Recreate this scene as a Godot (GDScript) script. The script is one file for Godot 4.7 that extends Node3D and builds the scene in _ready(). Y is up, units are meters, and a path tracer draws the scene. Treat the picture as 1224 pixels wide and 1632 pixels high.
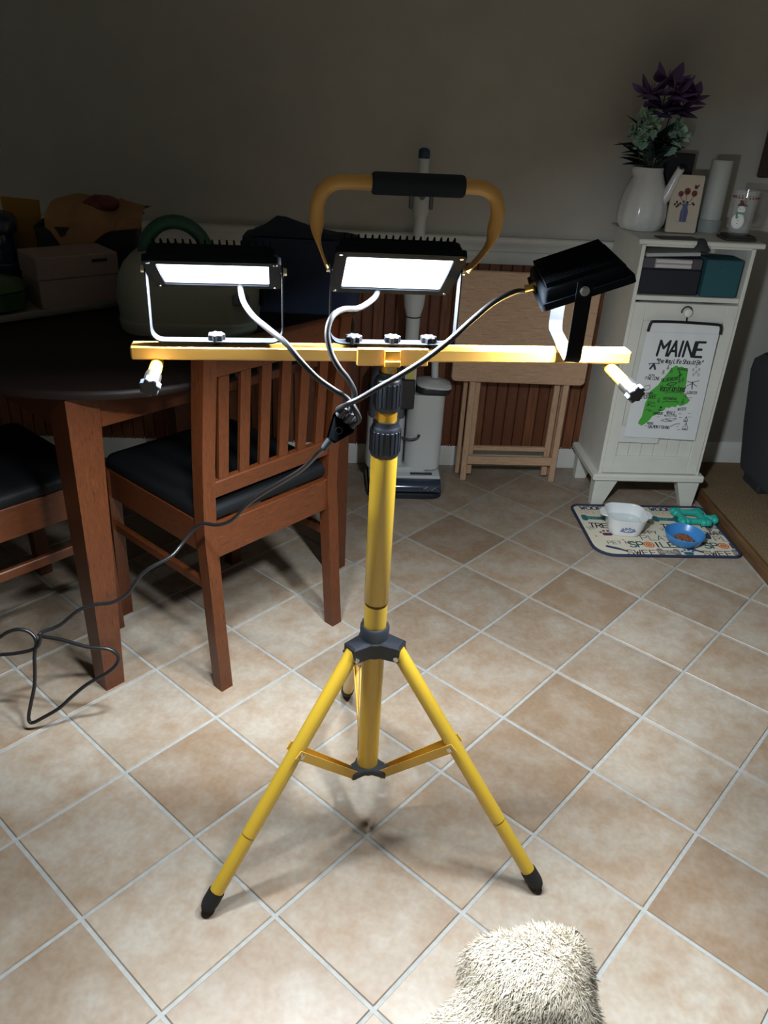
extends Node3D
# A yellow tripod work light standing in a tiled dining corner at night.

const SQ := 0.70710678
const TILE := 0.305
const BACK := -3.655
const STEP_X := 1.745
const TABLE_Y := 0.965

var rng := RandomNumberGenerator.new()
var M := {}
var used := {}


# ---------------------------------------------------------------- mesh builder
class MB:
	var v := PackedVector3Array()
	var n := PackedVector3Array()
	var t := PackedVector2Array()
	var x := Transform3D()

	func tri(a: Vector3, b: Vector3, c: Vector3, na: Vector3, nb: Vector3, nc: Vector3, ua := Vector2.ZERO, ub := Vector2.ZERO, uc := Vector2.ZERO) -> void:
		var g := (b - a).cross(c - a)
		if g.length_squared() < 1e-18:
			return
		if g.dot(na + nb + nc) > 0.0:
			var s := b
			b = c
			c = s
			s = nb
			nb = nc
			nc = s
			var u := ub
			ub = uc
			uc = u
		v.append(x * a)
		v.append(x * b)
		v.append(x * c)
		n.append((x.basis * na).normalized())
		n.append((x.basis * nb).normalized())
		n.append((x.basis * nc).normalized())
		t.append(ua)
		t.append(ub)
		t.append(uc)

	func flat(a: Vector3, b: Vector3, c: Vector3, out: Vector3) -> void:
		var g := (b - a).cross(c - a).normalized()
		if g.dot(out) < 0.0:
			g = -g
		tri(a, b, c, g, g, g)

	func quad(a: Vector3, b: Vector3, c: Vector3, d: Vector3, out: Vector3) -> void:
		flat(a, b, c, out)
		flat(a, c, d, out)

	func quad_uv(a: Vector3, b: Vector3, c: Vector3, d: Vector3, out: Vector3) -> void:
		tri(a, b, c, out, out, out, Vector2(0, 0), Vector2(1, 0), Vector2(1, 1))
		tri(a, c, d, out, out, out, Vector2(0, 0), Vector2(1, 1), Vector2(0, 1))

	# a box with chamfered edges
	func box(c: Vector3, s: Vector3, bev := 0.002, rot := Basis()) -> void:
		var h := s * 0.5
		var b := minf(bev, minf(h.x, minf(h.y, h.z)) * 0.45)
		var old := x
		x = x * Transform3D(rot, c)
		for k in 3:
			var i := (k + 1) % 3
			var j := (k + 2) % 3
			for sg in [-1.0, 1.0]:
				var q: Array[Vector3] = []
				for w in [[-1, -1], [1, -1], [1, 1], [-1, 1]]:
					var p := Vector3.ZERO
					p[k] = sg * h[k]
					p[i] = w[0] * (h[i] - b)
					p[j] = w[1] * (h[j] - b)
					q.append(p)
				var o := Vector3.ZERO
				o[k] = sg
				quad(q[0], q[1], q[2], q[3], o)
		if b > 0.0:
			for k in 3:
				var i := (k + 1) % 3
				var j := (k + 2) % 3
				for si in [-1.0, 1.0]:
					for sj in [-1.0, 1.0]:
						var p := Vector3.ZERO
						p[i] = si * h[i]
						p[j] = sj * (h[j] - b)
						p[k] = -(h[k] - b)
						var q := p
						q[k] = h[k] - b
						var r := Vector3.ZERO
						r[i] = si * (h[i] - b)
						r[j] = sj * h[j]
						r[k] = h[k] - b
						var u := r
						u[k] = -(h[k] - b)
						var o := Vector3.ZERO
						o[i] = si
						o[j] = sj
						quad(p, q, r, u, o)
			for sx in [-1.0, 1.0]:
				for sy in [-1.0, 1.0]:
					for sz in [-1.0, 1.0]:
						flat(Vector3(sx * h.x, sy * (h.y - b), sz * (h.z - b)), Vector3(sx * (h.x - b), sy * h.y, sz * (h.z - b)), Vector3(sx * (h.x - b), sy * (h.y - b), sz * h.z), Vector3(sx, sy, sz))
		x = old

	# a box whose eight corners are given: lower four then upper four, both in the same turn
	func hexa(p: Array) -> void:
		var c := Vector3.ZERO
		for q in p:
			c += q / 8.0
		for f in [[0, 1, 2, 3], [4, 5, 6, 7], [0, 1, 5, 4], [1, 2, 6, 5], [2, 3, 7, 6], [3, 0, 4, 7]]:
			var m: Vector3 = (p[f[0]] + p[f[1]] + p[f[2]] + p[f[3]]) / 4.0
			quad(p[f[0]], p[f[1]], p[f[2]], p[f[3]], m - c)

	# a bar of rectangular section from a to b, from size sa to size sb (across = direction of the first size)
	func bar(a: Vector3, b: Vector3, sa: Vector2, sb: Vector2, across: Vector3) -> void:
		var d := (b - a).normalized()
		var u := (across - d * across.dot(d)).normalized()
		var w := d.cross(u)
		var p: Array = []
		for e in [[a, sa], [b, sb]]:
			for k in [[-1, -1], [1, -1], [1, 1], [-1, 1]]:
				p.append(e[0] + u * (k[0] * e[1].x * 0.5) + w * (k[1] * e[1].y * 0.5))
		hexa(p)

	func grid(P: Array, wrap_row := false, wrap_col := false, uvs := false) -> void:
		var R := P.size()
		var K: int = P[0].size()
		var N: Array = []
		for i in R:
			var row := PackedVector3Array()
			row.resize(K)
			N.append(row)
		var rr := R if wrap_row else R - 1
		var kk := K if wrap_col else K - 1
		for i in rr:
			for j in kk:
				var i2 := (i + 1) % R
				var j2 := (j + 1) % K
				var a: Vector3 = P[i][j]
				var b: Vector3 = P[i][j2]
				var c: Vector3 = P[i2][j2]
				var d: Vector3 = P[i2][j]
				var g := (c - a).cross(d - b)
				N[i][j] += g
				N[i][j2] += g
				N[i2][j2] += g
				N[i2][j] += g
		for i in R:
			for j in K:
				N[i][j] = N[i][j].normalized()
		for i in rr:
			for j in kk:
				var i2 := (i + 1) % R
				var j2 := (j + 1) % K
				var ua := Vector2(float(j) / kk, float(i) / rr)
				var ub := Vector2(float(j + 1) / kk, float(i) / rr)
				var uc := Vector2(float(j + 1) / kk, float(i + 1) / rr)
				var ud := Vector2(float(j) / kk, float(i + 1) / rr)
				tri(P[i][j], P[i][j2], P[i2][j2], N[i][j], N[i][j2], N[i2][j2], ua, ub, uc)
				tri(P[i][j], P[i2][j2], P[i2][j], N[i][j], N[i2][j2], N[i2][j], ua, uc, ud)

	func fan(ring: Array, out: Vector3) -> void:
		var c := Vector3.ZERO
		for p in ring:
			c += p / ring.size()
		for i in ring.size():
			var a: Vector3 = ring[i]
			var b: Vector3 = ring[(i + 1) % ring.size()]
			tri(c, a, b, out, out, out)

	# closed rings joined into a skin, capped at both ends
	func loft(rings: Array, cap0 := true, cap1 := true) -> void:
		# normals of grid() follow (row, column) order; turn them outwards
		var c := Vector3.ZERO
		for p in rings[rings.size() / 2]:
			c += p / rings[0].size()
		var mid: Array = rings[rings.size() / 2]
		var nxt: Array = rings[mini(rings.size() / 2 + 1, rings.size() - 1)]
		if rings.size() / 2 + 1 >= rings.size():
			nxt = mid
			mid = rings[rings.size() / 2 - 1]
		var g: Vector3 = (nxt[1] - mid[0]).cross(nxt[0] - mid[1])
		if g.dot(mid[0] - c) < 0.0:
			var turned: Array = []
			for r in rings:
				var q: Array = r.duplicate()
				q.reverse()
				turned.append(q)
			rings = turned
		grid(rings, false, true)
		var a := Vector3.ZERO
		var b := Vector3.ZERO
		for p in rings[0]:
			a += p / rings[0].size()
		for p in rings[-1]:
			b += p / rings[-1].size()
		var a2 := Vector3.ZERO
		for p in rings[1]:
			a2 += p / rings[1].size()
		var b2 := Vector3.ZERO
		for p in rings[-2]:
			b2 += p / rings[-2].size()
		if cap0:
			fan(rings[0], (a - a2).normalized() if (a - a2).length() > 1e-6 else Vector3.DOWN)
		if cap1:
			fan(rings[-1], (b - b2).normalized() if (b - b2).length() > 1e-6 else Vector3.UP)

	func tube(pts: Array, r, sides := 10, cap := true, closed := false) -> void:
		var rings: Array = []
		var count := pts.size()
		var d0: Vector3 = (pts[1] - pts[0]).normalized()
		var u := d0.cross(Vector3.UP if absf(d0.y) < 0.9 else Vector3.RIGHT).normalized()
		for i in count:
			var d: Vector3
			if closed:
				d = (pts[(i + 1) % count] - pts[(i + count - 1) % count]).normalized()
			else:
				d = (pts[mini(i + 1, count - 1)] - pts[maxi(i - 1, 0)]).normalized()
			u = (u - d * u.dot(d)).normalized()
			var w := d.cross(u)
			var rad: float = r[i] if r is Array else r
			var ring: Array = []
			for k in sides:
				var a := TAU * k / sides
				ring.append(pts[i] + (u * cos(a) + w * sin(a)) * rad)
			rings.append(ring)
		for i in (count if closed else count - 1):
			var i2 := (i + 1) % count
			var shift := 0
			if closed and i2 == 0:
				var best := 1e9
				for s in sides:
					var dd: float = rings[i][0].distance_to(rings[0][s])
					if dd < best:
						best = dd
						shift = s
			for k in sides:
				var k2 := (k + 1) % sides
				var a: Vector3 = rings[i][k]
				var b: Vector3 = rings[i][k2]
				var c: Vector3 = rings[i2][(k2 + shift) % sides]
				var d: Vector3 = rings[i2][(k + shift) % sides]
				tri(a, b, c, a - pts[i], b - pts[i], c - pts[i2])
				tri(a, c, d, a - pts[i], c - pts[i2], d - pts[i2])
		if cap and not closed:
			fan(rings[0], -d0)
			fan(rings[-1], (pts[count - 1] - pts[count - 2]).normalized())

	# profile of (radius, height) turned about y
	func lathe(p: Array, segs := 24, squash := 1.0, arc := TAU) -> void:
		var m := p.size()
		var sn: Array = []
		for i in m - 1:
			var d: Vector2 = p[i + 1] - p[i]
			sn.append(Vector2(d.y, -d.x).normalized())
		for i in m - 1:
			var n0: Vector2 = sn[i]
			var n1: Vector2 = sn[i]
			if i > 0 and sn[i - 1].dot(sn[i]) > 0.7:
				n0 = (sn[i - 1] + sn[i]).normalized()
			if i < m - 2 and sn[i + 1].dot(sn[i]) > 0.7:
				n1 = (sn[i + 1] + sn[i]).normalized()
			for k in segs:
				var a := arc * k / segs
				var b := arc * (k + 1) / segs
				var ca := Vector3(cos(a), 0, sin(a) * squash)
				var cb := Vector3(cos(b), 0, sin(b) * squash)
				var A: Vector3 = ca * p[i].x + Vector3.UP * p[i].y
				var B: Vector3 = cb * p[i].x + Vector3.UP * p[i].y
				var C: Vector3 = cb * p[i + 1].x + Vector3.UP * p[i + 1].y
				var D: Vector3 = ca * p[i + 1].x + Vector3.UP * p[i + 1].y
				var NA := ca * n0.x + Vector3.UP * n0.y
				var NB := cb * n0.x + Vector3.UP * n0.y
				var NC := cb * n1.x + Vector3.UP * n1.y
				var ND := ca * n1.x + Vector3.UP * n1.y
				tri(A, B, C, NA, NB, NC)
				tri(A, C, D, NA, NC, ND)

	# polygon in x-y pushed from z0 to z1, its front and back edges chamfered
	func prism(poly: PackedVector2Array, z0: float, z1: float, bev := 0.0) -> void:
		var q := poly
		if Geometry2D.is_polygon_clockwise(q):
			q = q.duplicate()
			q.reverse()
		var m := q.size()
		var ins := PackedVector2Array()
		var en: Array = []
		for i in m:
			var d := (q[(i + 1) % m] - q[i]).normalized()
			en.append(Vector2(d.y, -d.x))
		for i in m:
			var a: Vector2 = en[(i + m - 1) % m]
			var b: Vector2 = en[i]
			var bi := (a + b).normalized()
			ins.append(q[i] - bi * bev / maxf(0.4, bi.dot(b)))
		var flip := -1.0 if z1 > z0 else 1.0
		var ix := Geometry2D.triangulate_polygon(ins)
		for i in range(0, ix.size(), 3):
			for s in [[z0, flip], [z1, -flip]]:
				var o := Vector3(0, 0, s[1])
				var a := ins[ix[i]]
				var b := ins[ix[i + 1]]
				var c := ins[ix[i + 2]]
				tri(Vector3(a.x, a.y, s[0]), Vector3(b.x, b.y, s[0]), Vector3(c.x, c.y, s[0]), o, o, o, a, b, c)
		var zb := bev * -flip
		for i in m:
			var j := (i + 1) % m
			var n0: Vector2 = en[i]
			var na := n0
			var nb := n0
			var pre: Vector2 = en[(i + m - 1) % m]
			var post: Vector2 = en[j]
			if pre.dot(n0) > 0.75:
				na = (pre + n0).normalized()
			if post.dot(n0) > 0.75:
				nb = (post + n0).normalized()
			var NA := Vector3(na.x, na.y, 0)
			var NB := Vector3(nb.x, nb.y, 0)
			var a0 := Vector3(q[i].x, q[i].y, z0 + zb)
			var a1 := Vector3(q[i].x, q[i].y, z1 - zb)
			var b0 := Vector3(q[j].x, q[j].y, z0 + zb)
			var b1 := Vector3(q[j].x, q[j].y, z1 - zb)
			tri(a0, b0, b1, NA, NB, NB)
			tri(a0, b1, a1, NA, NB, NA)
			if bev > 0.0:
				for s in [[z0, z0 + zb, flip], [z1, z1 - zb, -flip]]:
					var f := Vector3(0, 0, s[2])
					var o0 := (NA + f).normalized()
					var o1 := (NB + f).normalized()
					var i0 := Vector3(ins[i].x, ins[i].y, s[0])
					var i1 := Vector3(ins[j].x, ins[j].y, s[0])
					var e0 := Vector3(q[i].x, q[i].y, s[1])
					var e1 := Vector3(q[j].x, q[j].y, s[1])
					tri(i0, i1, e1, o0, o1, o1)
					tri(i0, e1, e0, o0, o1, o0)

	func ball(c: Vector3, r: Vector3, rings := 10, segs := 16, rot := Basis()) -> void:
		var P: Array = []
		var old := x
		x = x * Transform3D(rot, c)
		for i in rings:
			for k in segs:
				var q: Array = []
				for w in [[0, 0], [0, 1], [1, 1], [1, 0]]:
					var th: float = PI * (i + w[0]) / rings
					var ph: float = TAU * (k + w[1]) / segs
					q.append(Vector3(sin(th) * cos(ph), cos(th), sin(th) * sin(ph)))
				var nn: Array = []
				for p in q:
					nn.append((p / r).normalized())
				tri(q[0] * r, q[1] * r, q[2] * r, nn[0], nn[1], nn[2])
				tri(q[0] * r, q[2] * r, q[3] * r, nn[0], nn[2], nn[3])
		x = old

	func mesh(m: Material = null) -> ArrayMesh:
		var a := []
		a.resize(Mesh.ARRAY_MAX)
		a[Mesh.ARRAY_VERTEX] = v
		a[Mesh.ARRAY_NORMAL] = n
		a[Mesh.ARRAY_TEX_UV] = t
		var r := ArrayMesh.new()
		r.add_surface_from_arrays(Mesh.PRIMITIVE_TRIANGLES, a)
		if m:
			r.surface_set_material(0, m)
		return r


# ---------------------------------------------------------------- node helpers
func free_name(parent: Node, base: String) -> String:
	var key := str(parent.get_instance_id()) + base
	var k: int = used.get(key, 0)
	used[key] = k + 1
	return base if k == 0 else "%s_%03d" % [base, k]


func tag(o: Node, label := "", category := "", group := "", kind := "") -> void:
	if label:
		o.set_meta("label", label)
	if category:
		o.set_meta("category", category)
	if group:
		o.set_meta("group", group)
	if kind:
		o.set_meta("kind", kind)


func thing(called: String, label: String, category: String, at := Vector3.ZERO, turn := 0.0, group := "") -> Node3D:
	var o := Node3D.new()
	o.name = free_name(self, called)
	add_child(o)
	o.position = at
	o.rotation.y = turn
	tag(o, label, category, group)
	return o


func put(parent: Node, called: String, mesh: Mesh, m: Material, label := "") -> MeshInstance3D:
	var o := MeshInstance3D.new()
	o.name = free_name(parent, called)
	o.mesh = mesh
	o.material_override = m
	parent.add_child(o)
	if label:
		o.set_meta("label", label)
	return o


func part(parent: Node, called: String, b: MB, m: Material, label := "") -> MeshInstance3D:
	return put(parent, called, b.mesh(), m, label)


func solo(called: String, b: MB, m: Material, label: String, category: String, group := "") -> MeshInstance3D:
	var o := part(self, called, b, m)
	tag(o, label, category, group)
	return o


func struct(called: String, b: MB, m: Material) -> MeshInstance3D:
	var o := part(self, called, b, m)
	o.set_meta("kind", "structure")
	return o


func one_box(c: Vector3, s: Vector3, bev := 0.002, rot := Basis()) -> MB:
	var b := MB.new()
	b.box(c, s, bev, rot)
	return b


func curve(pts: Array, per := 6, closed := false) -> Array:
	var out: Array = []
	var m := pts.size()
	for i in (m if closed else m - 1):
		var p0: Vector3 = pts[(i - 1 + m) % m] if closed or i > 0 else pts[0]
		var p1: Vector3 = pts[i]
		var p2: Vector3 = pts[(i + 1) % m]
		var p3: Vector3 = pts[(i + 2) % m] if closed or i + 2 < m else pts[m - 1]
		for k in per:
			out.append(p1.cubic_interpolate(p2, p0, p3, float(k) / per))
	if not closed:
		out.append(pts[m - 1])
	return out


func round_rect(w: float, h: float, r: float, per := 5) -> PackedVector2Array:
	var p := PackedVector2Array()
	for c in [[1, 1, 0.0], [-1, 1, 90.0], [-1, -1, 180.0], [1, -1, 270.0]]:
		for k in per + 1:
			var a := deg_to_rad(c[2] + 90.0 * k / per)
			p.append(Vector2(c[0] * (w / 2 - r) + cos(a) * r, c[1] * (h / 2 - r) + sin(a) * r))
	return p


func flat_ring(poly: PackedVector2Array, y: float, grow := 0.0, scale := 1.0) -> Array:
	var out: Array = []
	for p in poly:
		var q := p * scale
		if grow != 0.0:
			q += p.normalized() * grow
		out.append(Vector3(q.x, y, q.y))
	return out


# ---------------------------------------------------------------- materials and textures
func mat(c: Color, rough := 0.6, metal := 0.0, spec := 0.5) -> StandardMaterial3D:
	var m := StandardMaterial3D.new()
	m.albedo_color = c
	m.roughness = rough
	m.metallic = metal
	m.metallic_specular = spec
	return m


func c8(r: int, g: int, b: int) -> Color:
	return Color8(r, g, b)


func noise_tex(sd: int, freq: float, ramp: Array, size := 256, oct := 4, kind := FastNoiseLite.TYPE_SIMPLEX_SMOOTH) -> NoiseTexture2D:
	var f := FastNoiseLite.new()
	f.seed = sd
	f.frequency = freq
	f.noise_type = kind
	f.fractal_octaves = oct
	var g := Gradient.new()
	var off := PackedFloat32Array()
	var col := PackedColorArray()
	for e in ramp:
		off.append(e[0])
		col.append(e[1])
	g.offsets = off
	g.colors = col
	var t := NoiseTexture2D.new()
	t.width = size
	t.height = size
	t.seamless = true
	t.noise = f
	t.color_ramp = g
	return t


func tri_mat(tex: Texture2D, scale: Vector3, rough := 0.6, spec := 0.5) -> StandardMaterial3D:
	var m := mat(Color.WHITE, rough, 0.0, spec)
	m.albedo_texture = tex
	m.uv1_triplanar = true
	m.uv1_scale = scale
	return m


func bump(m: StandardMaterial3D, tex: Texture2D, cm: float) -> void:
	m.heightmap_enabled = true
	m.heightmap_texture = tex
	m.heightmap_scale = cm


# strokes of a plain hand-lettered alphabet: digits are x (0-4) and y (0-8) pairs
const GLYPH := {
	"A": "06 20 46|14 34", "B": "06 00 30 41 42 33 03|33 44 45 36 06", "C": "41 30 10 01 05 16 36 45", "D": "06 00 20 41 45 26 06", "E": "40 00 06 46|03 33", "F": "40 00 06|03 33",
	"G": "41 30 10 01 05 16 36 45 43 23", "H": "00 06|40 46|03 43", "I": "20 26", "K": "00 06|40 03 46", "L": "00 06 46", "M": "06 00 23 40 46", "N": "06 00 46 40", "O": "10 01 05 16 36 45 41 30 10",
	"P": "06 00 30 41 42 33 03", "R": "06 00 30 41 42 33 03|23 46", "S": "41 30 10 01 02 13 33 44 45 36 16 05", "T": "00 40|20 26", "U": "00 05 16 36 45 40", "V": "00 26 40", "W": "00 16 22 36 40", "Y": "00 23 40|23 26",
	"a": "42 12 03 05 16 36 45|42 46", "b": "00 06 36 45 43 32 02", "c": "42 12 03 05 16 46", "d": "40 46 16 05 03 12 42", "e": "04 44 43 32 12 03 05 16 46", "f": "40 20 11 16|02 32", "g": "42 12 03 05 16 46|42 47 38 08",
	"h": "00 06|03 12 32 43 46", "i": "22 26|20 21", "l": "20 26", "n": "02 06|03 12 32 43 46", "o": "12 03 05 16 36 45 43 32 12", "t": "20 25 36|02 42", "u": "02 05 16 36 45 42|45 46", "y": "02 05 16 46|42 47 38 08",
	"w": "02 16 23 36 42", "k": "00 06|42 04 46", "p": "02 08|02 32 43 45 36 06", "s": "42 12 03 14 34 45 36 06", "r": "02 06|03 12 32", "m": "02 06|03 12 23 26|23 32 43 46", "\"": "10 12|30 32", ".": "25 26",
}


func stroke(im: Image, a: Vector2, b: Vector2, w: float, c: Color) -> void:
	var r := w * 0.5
	var lo := Vector2i((Vector2(minf(a.x, b.x), minf(a.y, b.y)) - Vector2(r + 1, r + 1)).floor())
	var hi := Vector2i((Vector2(maxf(a.x, b.x), maxf(a.y, b.y)) + Vector2(r + 1, r + 1)).ceil())
	var d := b - a
	var l2 := maxf(d.length_squared(), 1e-6)
	for y in range(maxi(lo.y, 0), mini(hi.y, im.get_height() - 1) + 1):
		for x in range(maxi(lo.x, 0), mini(hi.x, im.get_width() - 1) + 1):
			var p := Vector2(x + 0.5, y + 0.5)
			var k := clampf((p - a).dot(d) / l2, 0, 1)
			var e := clampf(r + 0.5 - p.distance_to(a + d * k), 0, 1)
			if e > 0.0:
				im.set_pixel(x, y, im.get_pixel(x, y).lerp(c, e))


func path(im: Image, pts: Array, w: float, c: Color, closed := false) -> void:
	for i in pts.size() - (0 if closed else 1):
		stroke(im, pts[i], pts[(i + 1) % pts.size()], w, c)


func letters(im: Image, s: String, at: Vector2, h: float, w: float, c: Color, wide := 0.62, tilt := 0.0, slant := 0.0) -> void:
	var pen := 0.0
	var ct := cos(tilt)
	var st := sin(tilt)
	for ch in s:
		if ch != " ":
			for run in GLYPH[ch].split("|"):
				var last := Vector2.INF
				for pr in run.split(" "):
					var g := Vector2(pr[0].to_int(), pr[1].to_int())
					var q := Vector2(pen + g.x / 4.0 * h * wide * 0.78 + (6.0 - g.y) / 6.0 * h * slant, g.y / 6.0 * h)
					var p := at + Vector2(q.x * ct - q.y * st, q.x * st + q.y * ct)
					if last != Vector2.INF:
						stroke(im, last, p, w, c)
					last = p
		pen += h * wide * (0.55 if ch in "Iil. \"" else 1.0) * 1.02


func fill_poly(im: Image, poly: PackedVector2Array, c: Color) -> void:
	var lo := Vector2(1e9, 1e9)
	var hi := -lo
	for p in poly:
		lo = lo.min(p)
		hi = hi.max(p)
	for y in range(maxi(0, int(lo.y)), mini(im.get_height() - 1, int(hi.y)) + 1):
		for x in range(maxi(0, int(lo.x)), mini(im.get_width() - 1, int(hi.x)) + 1):
			if Geometry2D.is_point_in_polygon(Vector2(x + 0.5, y + 0.5), poly):
				im.set_pixel(x, y, c)


func dot(im: Image, at: Vector2, r: float, c: Color) -> void:
	stroke(im, at, at + Vector2(0.01, 0), r * 2, c)


func paw(im: Image, at: Vector2, s: float, c: Color) -> void:
	stroke(im, at + Vector2(-s * 0.3, s * 0.25), at + Vector2(s * 0.3, s * 0.25), s * 0.75, c)
	for q in [[-0.75, -0.25], [-0.27, -0.6], [0.27, -0.6], [0.75, -0.25]]:
		dot(im, at + Vector2(q[0], q[1]) * s, s * 0.2, c)


func bone(im: Image, a: Vector2, b: Vector2, w: float, c: Color) -> void:
	stroke(im, a, b, w, c)
	var s := (b - a).normalized().orthogonal() * w * 0.45
	for q in [a + s, a - s, b + s, b - s]:
		dot(im, q, w * 0.5, c)


func image_mat(im: Image, rough := 0.8) -> StandardMaterial3D:
	var m := mat(Color.WHITE, rough)
	m.albedo_texture = ImageTexture.create_from_image(im)
	return m


# ---------------------------------------------------------------- the scene
func _ready() -> void:
	rng.seed = 7
	# camera: a phone held at eye height, tipped down and slightly rolled
	var cam := Camera3D.new()
	cam.name = "camera"
	cam.fov = 64.676
	cam.near = 0.02
	cam.transform = Transform3D(Basis(Vector3(0.997, 0.050, 0.053), Vector3(-0.019, 0.879, -0.477), Vector3(-0.070, 0.474, 0.877)).orthonormalized(), Vector3(0, 1.6947, 0))
	add_child(cam)
	cam.current = true
	var we := WorldEnvironment.new()
	we.name = "world_environment"
	var env := Environment.new()
	env.background_mode = Environment.BG_COLOR
	env.background_color = Color(0.0, 0.0, 0.0)
	env.tonemap_mode = Environment.TONE_MAPPER_LINEAR
	env.tonemap_exposure = 1.0
	env.sdfgi_enabled = true
	env.ssao_enabled = true
	env.ssil_enabled = true
	we.environment = env
	add_child(we)

	make_materials()
	build_room()
	build_work_light()
	build_table()
	build_chairs()
	build_cabinet()
	build_tray_table()
	build_vacuum()
	build_sofa()
	build_dog()
	build_table_things()
	build_cabinet_things()
	build_mat_things()
	build_cords()


const LED_POWER := 4.05
const LED_COLOR := Color(0.93, 0.97, 1.0)


func make_materials() -> void:
	M.paint = tri_mat(noise_tex(3, 0.02, [[0.0, c8(176, 174, 167)], [1.0, c8(184, 182, 175)]], 256, 3), Vector3(0.8, 0.8, 0.8), 0.7, 0.3)
	M.ceiling = mat(c8(196, 194, 188), 0.9)
	M.white_trim = tri_mat(noise_tex(4, 0.02, [[0.0, c8(205, 205, 198)], [1.0, c8(216, 216, 210)]], 128, 3), Vector3(2, 2, 2), 0.45)
	M.grout = tri_mat(noise_tex(5, 0.05, [[0.0, c8(140, 140, 136)], [1.0, c8(156, 156, 152)]], 256, 4), Vector3(3, 3, 3), 0.9)
	var plank := noise_tex(11, 0.02, [[0.0, c8(84, 46, 28)], [0.45, c8(116, 68, 42)], [0.6, c8(104, 58, 36)], [1.0, c8(134, 82, 52)]], 512, 5)
	M.plank = tri_mat(plank, Vector3(9, 0.7, 9), 0.55)
	M.plank2 = tri_mat(noise_tex(12, 0.02, [[0.0, c8(92, 52, 32)], [0.5, c8(124, 76, 48)], [1.0, c8(142, 90, 58)]], 256, 5), Vector3(9, 0.7, 9), 0.55)
	var cherry := noise_tex(21, 0.03, [[0.0, c8(44, 21, 9)], [0.4, c8(88, 44, 18)], [0.55, c8(74, 36, 15)], [1.0, c8(106, 56, 25)]], 512, 5)
	M.wood_y = tri_mat(cherry, Vector3(9, 0.9, 9), 0.38)
	M.wood_x = tri_mat(cherry, Vector3(0.9, 9, 9), 0.38)
	M.wood_z = tri_mat(cherry, Vector3(9, 9, 0.9), 0.38)
	M.table_top = tri_mat(noise_tex(22, 0.03, [[0.0, c8(22, 15, 14)], [1.0, c8(32, 21, 18)]], 256, 5), Vector3(6, 6, 0.7), 0.5, 0.35)
	M.seat = bumped(mat(c8(15, 16, 18), 0.6, 0.0, 0.3), 30, 0.15, 0.04, 5.0)
	var pine := noise_tex(31, 0.022, [[0.0, c8(158, 124, 98)], [0.45, c8(196, 162, 132)], [0.55, c8(184, 148, 118)], [1.0, c8(212, 180, 150)]], 512, 5)
	M.pine_x = tri_mat(pine, Vector3(0.9, 10, 10), 0.5)
	M.pine_y = tri_mat(pine, Vector3(10, 0.9, 10), 0.5)
	M.yellow = mat(c8(206, 168, 50), 0.36)
	M.yellow_flat = mat(c8(212, 168, 68), 0.4)
	M.bar = mat(c8(206, 158, 78), 0.34)
	M.yellow.clearcoat_enabled = true
	M.yellow.clearcoat = 0.3
	M.yellow.clearcoat_roughness = 0.25
	M.amber = mat(c8(232, 178, 98), 0.35)
	M.gold = mat(c8(214, 158, 48), 0.3, 0.5)
	M.groove = mat(c8(120, 88, 18), 0.6)
	M.black_plastic = mat(c8(44, 48, 54), 0.42)
	M.collar = mat(c8(25, 29, 37), 0.45)
	M.rubber = mat(c8(22, 22, 22), 0.75)
	M.foam = bumped(mat(c8(36, 42, 48), 0.95), 33, 0.3, 0.03, 12.0)
	M.housing = mat(c8(24, 28, 34), 0.75, 0.0, 0.15)
	M.bracket = mat(c8(20, 21, 24), 0.6, 0.0, 0.2)
	M.chrome = mat(c8(200, 200, 196), 0.25, 1.0)
	M.brass = mat(c8(196, 164, 96), 0.3, 1.0)
	M.cord = mat(c8(24, 24, 26), 0.36)
	M.led = mat(c8(245, 248, 255), 0.4)
	M.led.emission_enabled = true
	M.led.emission = Color(0.95, 0.98, 1.0)
	M.led.emission_energy_multiplier = 3.0
	M.led_seam = mat(c8(10, 10, 12), 0.5)
	M.cab = tri_mat(noise_tex(41, 0.02, [[0.0, c8(208, 208, 198)], [1.0, c8(218, 218, 209)]], 128, 3), Vector3(2, 2, 2), 0.42)
	M.cab_dark = mat(c8(120, 116, 108), 0.7)
	M.wire = mat(c8(20, 20, 22), 0.4)
	M.white_knob = mat(c8(222, 220, 212), 0.3)
	M.carpet = tri_mat(noise_tex(51, 0.06, [[0.0, c8(112, 92, 68)], [0.5, c8(146, 124, 96)], [1.0, c8(176, 154, 124)]], 512, 5), Vector3(4, 4, 4), 1.0, 0.1)
	bump(M.carpet, noise_tex(52, 0.2, [[0.0, Color.BLACK], [1.0, Color.WHITE]], 512, 3), 0.5)
	M.nosing = tri_mat(noise_tex(53, 0.02, [[0.0, c8(76, 52, 30)], [1.0, c8(110, 78, 46)]], 256, 4), Vector3(8, 8, 0.8), 0.5)
	M.sofa = bumped(mat(c8(52, 54, 58), 0.9), 55, 0.25, 0.05, 6.0)
	M.dark_frame = mat(c8(52, 36, 24), 0.5)
	M.vac_white = mat(c8(196, 200, 200), 0.4)
	M.vac_grey = mat(c8(92, 100, 108), 0.35)
	M.vac_dark = mat(c8(30, 34, 42), 0.3)
	M.vac_clear = mat(c8(40, 52, 70), 0.12)
	M.vac_clear.clearcoat_enabled = true
	M.vac_clear.clearcoat = 0.8
	M.vac_clear.clearcoat_roughness = 0.1
	M.sticker = mat(c8(206, 196, 110), 0.5)
	M.ink = mat(c8(28, 28, 30), 0.7)
	M.navy_cap = mat(c8(44, 66, 88), 0.4)


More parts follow.
